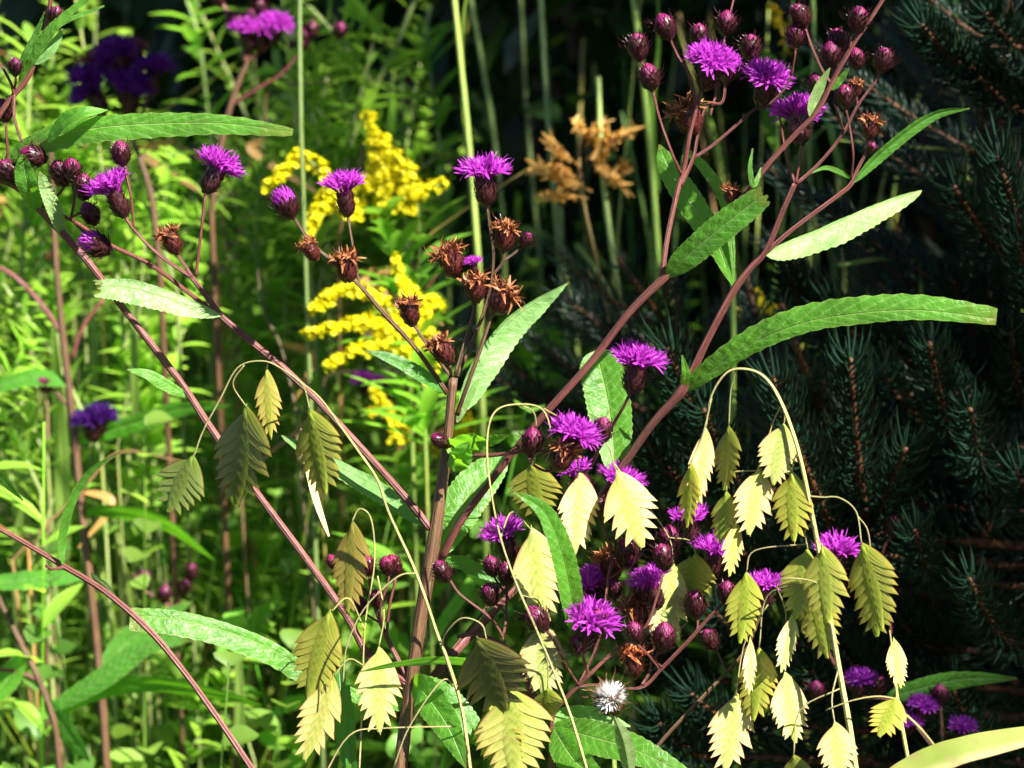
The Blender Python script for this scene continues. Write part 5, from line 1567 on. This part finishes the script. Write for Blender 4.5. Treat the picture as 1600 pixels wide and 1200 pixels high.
far_iron('blurred ironweed with a bent brown stem low in the left corner', 1.85,
         [[(95, 1220, 7), (85, 1130, 7), (60, 1060, 6.5), (35, 1010, 6), (10, 960, 5), (-20, 900, 5)], [(62, 1064, 4), (30, 1050, 4), (-10, 1045, 4)]], [], [([(80, 1122, 0), (140, 1085, .4), (230, 1068, .6), (330, 1082, .8), (410, 1102, 1)], 44, -45, (.8, 1.05, .7)),
          ([(70, 1090, 0), (110, 1150, 0), (140, 1190, 0)], 40, -30, (.7, .9, .7)), ([(40, 1020, 0), (0, 1075, 0), (-40, 1085, 0)], 50, -30, (1, 1.1, .8)), ([(75, 1110, 0), (160, 1060, -.6), (230, 1010, -.8), (300, 1000, -1)], 40, 20, (.8, .9, .8))])
far_iron('blurred ironweed carrying a shade-tinted violet and brown flower mass near the upper left', 2.0,
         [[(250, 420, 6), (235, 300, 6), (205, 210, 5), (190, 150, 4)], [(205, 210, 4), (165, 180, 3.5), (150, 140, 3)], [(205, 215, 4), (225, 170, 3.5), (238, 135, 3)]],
         [(190, 120, 186, 70, 1.2), (150, 160, 140, 120, 1.2), (236, 150, 240, 120, 1.2), (195, 165, 200, 130, 1.2), (165, 175, 150, 155, 1.2), (200, 180, 206, 155, 1.2), (180, 130, 172, 100, 1.1)], (), col=(.30, .30, .50), withs=[(160, 110, 150, 75), (208, 100, 214, 68), (150, 120, 143, 90)])  # dark floret tint paints in shade on top of the stalk's shadow
far_iron('blurred ironweed with two bright magenta heads and pinkish stems near the top', 2.0,
         [[(330, 330, 6), (345, 230, 6), (365, 150, 6), (385, 100, 5.5), (392, 80, 5)], [(360, 165, 4), (400, 140, 4), (440, 115, 3.5), (475, 70, 3), (490, 30, 3)], [(385, 100, 4), (375, 50, 4), (350, 10, 4), (335, -20, 4)], [(388, 90, 4), (400, 60, 4), (410, 20, 4), (405, -10, 4)], [(388, 95, 3.5), (415, 75, 3.5), (425, 65, 3)]],
         [(392, 82, 386, 52, 1.0), (425, 70, 430, 45, 1.0), (405, 80, 408, 55, .9)], (), buds=[(478, 70, 474, 42), (482, 60, 494, 26), (466, 80, 470, 70), (378, 50, 370, 22), (345, 10, 338, -10), (410, 25, 404, 0), (370, 40, 356, 20), (395, 40, 392, 18), (528, 60, 532, 42)])
far_iron('blurred ironweed with small magenta heads low behind the yellow tuft', 2.1,
         [[(690, 860, 5), (680, 760, 5), (670, 680, 5), (640, 630, 4), (605, 612, 3)], [(672, 690, 3), (680, 640, 3), (690, 610, 3)], [(640, 630, 3), (580, 615, 3), (565, 610, 3)]],
         [(606, 622, 602, 590, .8), (568, 615, 566, 590, .7), (668, 600, 662, 570, .7), (590, 540, 588, 520, .6)], (), buds=[(690, 640, 690, 610), (680, 630, 672, 600), (700, 625, 706, 600)])
far_iron('blurred budding ironweed low on the left behind the truncated leaf', 2.0,
         [[(280, 1050, 4), (270, 960, 4), (262, 920, 3), (258, 905, 2.5)], [(270, 960, 3), (296, 910, 2.5)], [(268, 950, 3), (230, 925, 2.5), (222, 918, 2.5)], [(270, 960, 3), (286, 930, 2.5)]], [], (), buds=[(258, 940, 258, 912), (298, 906, 300, 880), (222, 922, 216, 908), (286, 930, 288, 912), (228, 915, 226, 900)])
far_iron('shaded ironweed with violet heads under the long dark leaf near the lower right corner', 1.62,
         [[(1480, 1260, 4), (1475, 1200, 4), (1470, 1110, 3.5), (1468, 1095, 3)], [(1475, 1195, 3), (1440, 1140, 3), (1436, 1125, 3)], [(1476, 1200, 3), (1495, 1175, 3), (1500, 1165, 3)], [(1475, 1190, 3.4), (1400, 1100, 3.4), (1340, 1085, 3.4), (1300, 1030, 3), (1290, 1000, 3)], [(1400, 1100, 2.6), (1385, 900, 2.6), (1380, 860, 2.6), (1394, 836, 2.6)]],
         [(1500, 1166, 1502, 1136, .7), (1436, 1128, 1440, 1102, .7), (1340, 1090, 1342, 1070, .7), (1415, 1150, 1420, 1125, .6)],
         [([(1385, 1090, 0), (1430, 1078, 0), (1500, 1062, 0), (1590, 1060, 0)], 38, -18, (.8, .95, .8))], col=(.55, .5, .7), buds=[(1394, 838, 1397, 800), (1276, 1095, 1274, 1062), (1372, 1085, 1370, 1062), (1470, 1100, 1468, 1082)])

# ------------------------------------------------------------------ leafy weeds that fill the clearing
def weed_mesh(seed, h, ln, wd, nst, nl, up, droop, spread=.12):
    rg = random.Random(seed)
    ml = MB()
    for s in range(nst):
        a = rg.uniform(0, 6.28)
        r = rg.uniform(.2, 1) * spread
        top = Vector((math.cos(a) * r * 1.4, math.sin(a) * r * 1.4, h * rg.uniform(.7, 1.0)))
        P = curve_pts(Vector((math.cos(a) * r * .3, math.sin(a) * r * .3, -.03)), top, rg.uniform(-.06, .06), 9)
        ml.tube(P, [.0015 * (1 - .7 * i / 8) for i in range(9)], 5)
        narrow_leaves(ml, P, rg, ln, wd, nl, .12, up, droop)
    return ml.mesh('leafy_weed', [M_WEED])


def tuft_mesh(seed, h, n, wd):
    rg = random.Random(seed)
    mb = MB()
    for k in range(n):
        a = rg.uniform(0, 6.28)
        d = Vector((math.cos(a), math.sin(a), 0))
        s = Vector((-math.sin(a), math.cos(a), 0))
        p = d * rg.uniform(0, .03) + Vector((0, 0, -.02))
        H = h * rg.uniform(.6, 1.05)
        o = rg.uniform(.05, .30)
        rows = []
        for i in range(9):
            f = i / 8
            c = p + Vector((0, 0, H * f * (1 - .28 * f * f * o * 4))) + d * (o * f * f)
            w = wd * .5 * (1 - f ** 2.2) + .0002
            rows.append([c - s * w + d * w * .3, c, c + s * w + d * w * .3])
        mb.grid(rows, [[(0, 0)] * 3] * 9)
    return mb.mesh('grass_tuft', [M_GRASS])


WEEDS = [weed_mesh(101, .75, .055, .021, 5, 26, .5, .4, .22), weed_mesh(102, .75, .075, .014, 5, 26, .6, .5, .26), weed_mesh(103, .72, .034, .016, 8, 30, .5, .3, .28), weed_mesh(104, .8, .060, .009, 6, 34, .7, .3, .30), weed_mesh(105, .6, .042, .024, 6, 24, .4, .4, .26)]
TUFT = [tuft_mesh(111, .8, 46, .007), tuft_mesh(112, .65, 60, .006)]
rg = random.Random(31)
WLAB = ['leafy green weed in the thick sunlit growth behind the left branches', 'narrow leaved green weed in the thick sunlit growth behind the left branches', 'small leaved green weed in the thick sunlit growth behind the left branches',
        'tall thin leaved weed in the thick sunlit growth behind the left branches', 'broad leaved low weed in the thick sunlit growth behind the left branches']
cnt = 0
placed = []
tries = 0
while cnt < 290 and tries < 5000:
    tries += 1
    d = 1.98 + 1.5 * rg.random() ** 1.9
    px = rg.uniform(-160, 700)
    if px > 330 and d < 2.12:
        continue
    py = 1180 - 1000 * rg.random() ** (1.5 if d < 2.3 else .9)
    top = at(px, py, d)
    x, y = top.x, top.y
    if any((x - a) ** 2 + (y - b) ** 2 < .0014 for a, b in placed):
        continue
    s = (top.z - ground_z(x, y)) / .74
    if s < .25:
        continue
    placed.append((x, y))
    k = rg.choice([0, 1, 1, 2, 2, 2, 3, 3, 4, 5, 6])
    g = Vector((x, y, ground_z(x, y)))
    M = Matrix.Translation(g) @ Matrix.Rotation(rg.uniform(0, 6.28), 4, 'Z') @ Matrix.Scale(s, 4)
    v = rg.choice([.7, .9, 1.1, 1.3, 1.5]) * rg.uniform(.9, 1.1)
    col = (v * rg.uniform(.85, 1.25), v * 1.05, v * rg.uniform(.6, 1.2))
    if k < 5:
        tag(link('leafy_weed', WEEDS[k], None, M, col), WLAB[k], 'weed', 'weeds in the sunlit clearing')
    else:
        tag(link('grass_tuft', TUFT[k - 5], None, M, col), 'tuft of long grass blades among the sunlit weeds', 'grass tuft', 'grass tufts in the sunlit clearing')
    cnt += 1

# low ground cover nobody could count
mb = MB()
rg = random.Random(32)
for k in range(16000):
    x, y = rg.uniform(-1.6, 1.6), 1.2 + 4.0 * rg.random()
    p = Vector((x, y, ground_z(x, y)))
    a, L = rg.uniform(0, 6.28), rg.uniform(.05, .16)
    d = Vector((math.cos(a) * .5, math.sin(a) * .5, 1)).normalized()
    s = Vector((-math.sin(a), math.cos(a), 0))
    w = rg.uniform(.004, .012)
    q = p + d * L * .6
    e = q + (d + Vector((math.cos(a), math.sin(a), -.2))).normalized() * L * .5
    mb.grid([[p - s * w * .3, p + s * w * .3], [q - s * w, q + s * w], [e - s * .001, e + s * .001]], [[(0, 0)] * 2] * 3)
tag(mb.build('ground_cover', M_WEED, None, None, (.9, 1, .8)), 'low green ground cover over the soil', 'ground cover', kind='stuff')

# ------------------------------------------------------------------ shaded shrubs beyond
def shrub_mesh(seed, n=3600, ln=.085):
    rg = random.Random(seed)
    mb = MB()
    cl = [(Vector((rg.gauss(0, .45), rg.gauss(0, .45), rg.uniform(-.8, .85))), rg.uniform(.22, .42)) for _ in range(22)]
    for k in range(n):
        c, r = rg.choice(cl)
        o = Vector((rg.gauss(0, 1), rg.gauss(0, 1), rg.gauss(0, 1))).normalized()
        p = c + o * r * rg.random() ** .4
        d = (o + Vector((rg.uniform(-.6, .6), rg.uniform(-.6, .6), rg.uniform(-.7, .3)))).normalized()
        s = d.cross(Vector((rg.uniform(-.4, .4), rg.uniform(-.4, .4), 1))).normalized()
        L = ln * rg.uniform(.6, 1.2)
        w = L * .22
        nrm = s.cross(d)
        mb.grid([[p, p + s * .001], [p + d * L * .35 - s * w + nrm * w * .4, p + d * L * .35 + s * w + nrm * w * .4], [p + d * L * .75 - s * w * .6, p + d * L * .75 + s * w * .6], [p + d * L - nrm * w * .3, p + d * L + s * .001 - nrm * w * .3]], [[(0, 0)] * 2] * 4)
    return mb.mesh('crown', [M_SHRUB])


def shrub_trunk(seed):
    rg = random.Random(seed)
    mb = MB()
    for k in range(5):
        a = k * 1.3
        e = Vector((math.cos(a) * .4, math.sin(a) * .4, 1.0 + rg.uniform(-.2, .3)))
        mb.tube(curve_pts(Vector((math.cos(a) * .03, math.sin(a) * .03, -.1)), e, .05, 6), [.02, .018, .015, .012, .009, .005], 6)
    return mb.mesh('trunk', [M_BARK])


CROWN = [shrub_mesh(121), shrub_mesh(122)]
TR = shrub_trunk(5)
rg = random.Random(33)
for i, (x, y, s) in enumerate([(.16, 3.15, .62), (-.02, 3.55, .7), (.42, 2.95, .6), (-2.2, 5.2, 1.2), (-1.3, 5.0, 1.1), (-.5, 4.9, 1.15), (.2, 4.5, 1.1), (.75, 4.1, 1.15), (1.35, 4.2, 1.25), (2.1, 4.6, 1.3), (.5, 3.45, .82), (1.15, 3.2, 1.0), (1.9, 3.5, 1.3), (-1.8, 6.6, 1.6), (-.4, 6.5, 1.6), (1.0, 6.2, 1.6), (2.6, 6.2, 1.6), (2.9, 3.2, 1.5)]):
    g = Vector((x, y, ground_z(x, y)))
    r = root('shrub', g, 'dense dark green shrub in the deep shade beyond the clearing', 'shrub', 'shaded shrubs beyond the clearing')
    M = Matrix.Translation(g + Vector((0, 0, .98 * s))) @ Matrix.Rotation(rg.uniform(0, 6.28), 4, 'Z') @ Matrix.Scale(s, 4)
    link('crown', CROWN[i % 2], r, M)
    link('trunk', TR, r, Matrix.Translation(g) @ Matrix.Scale(s, 4))
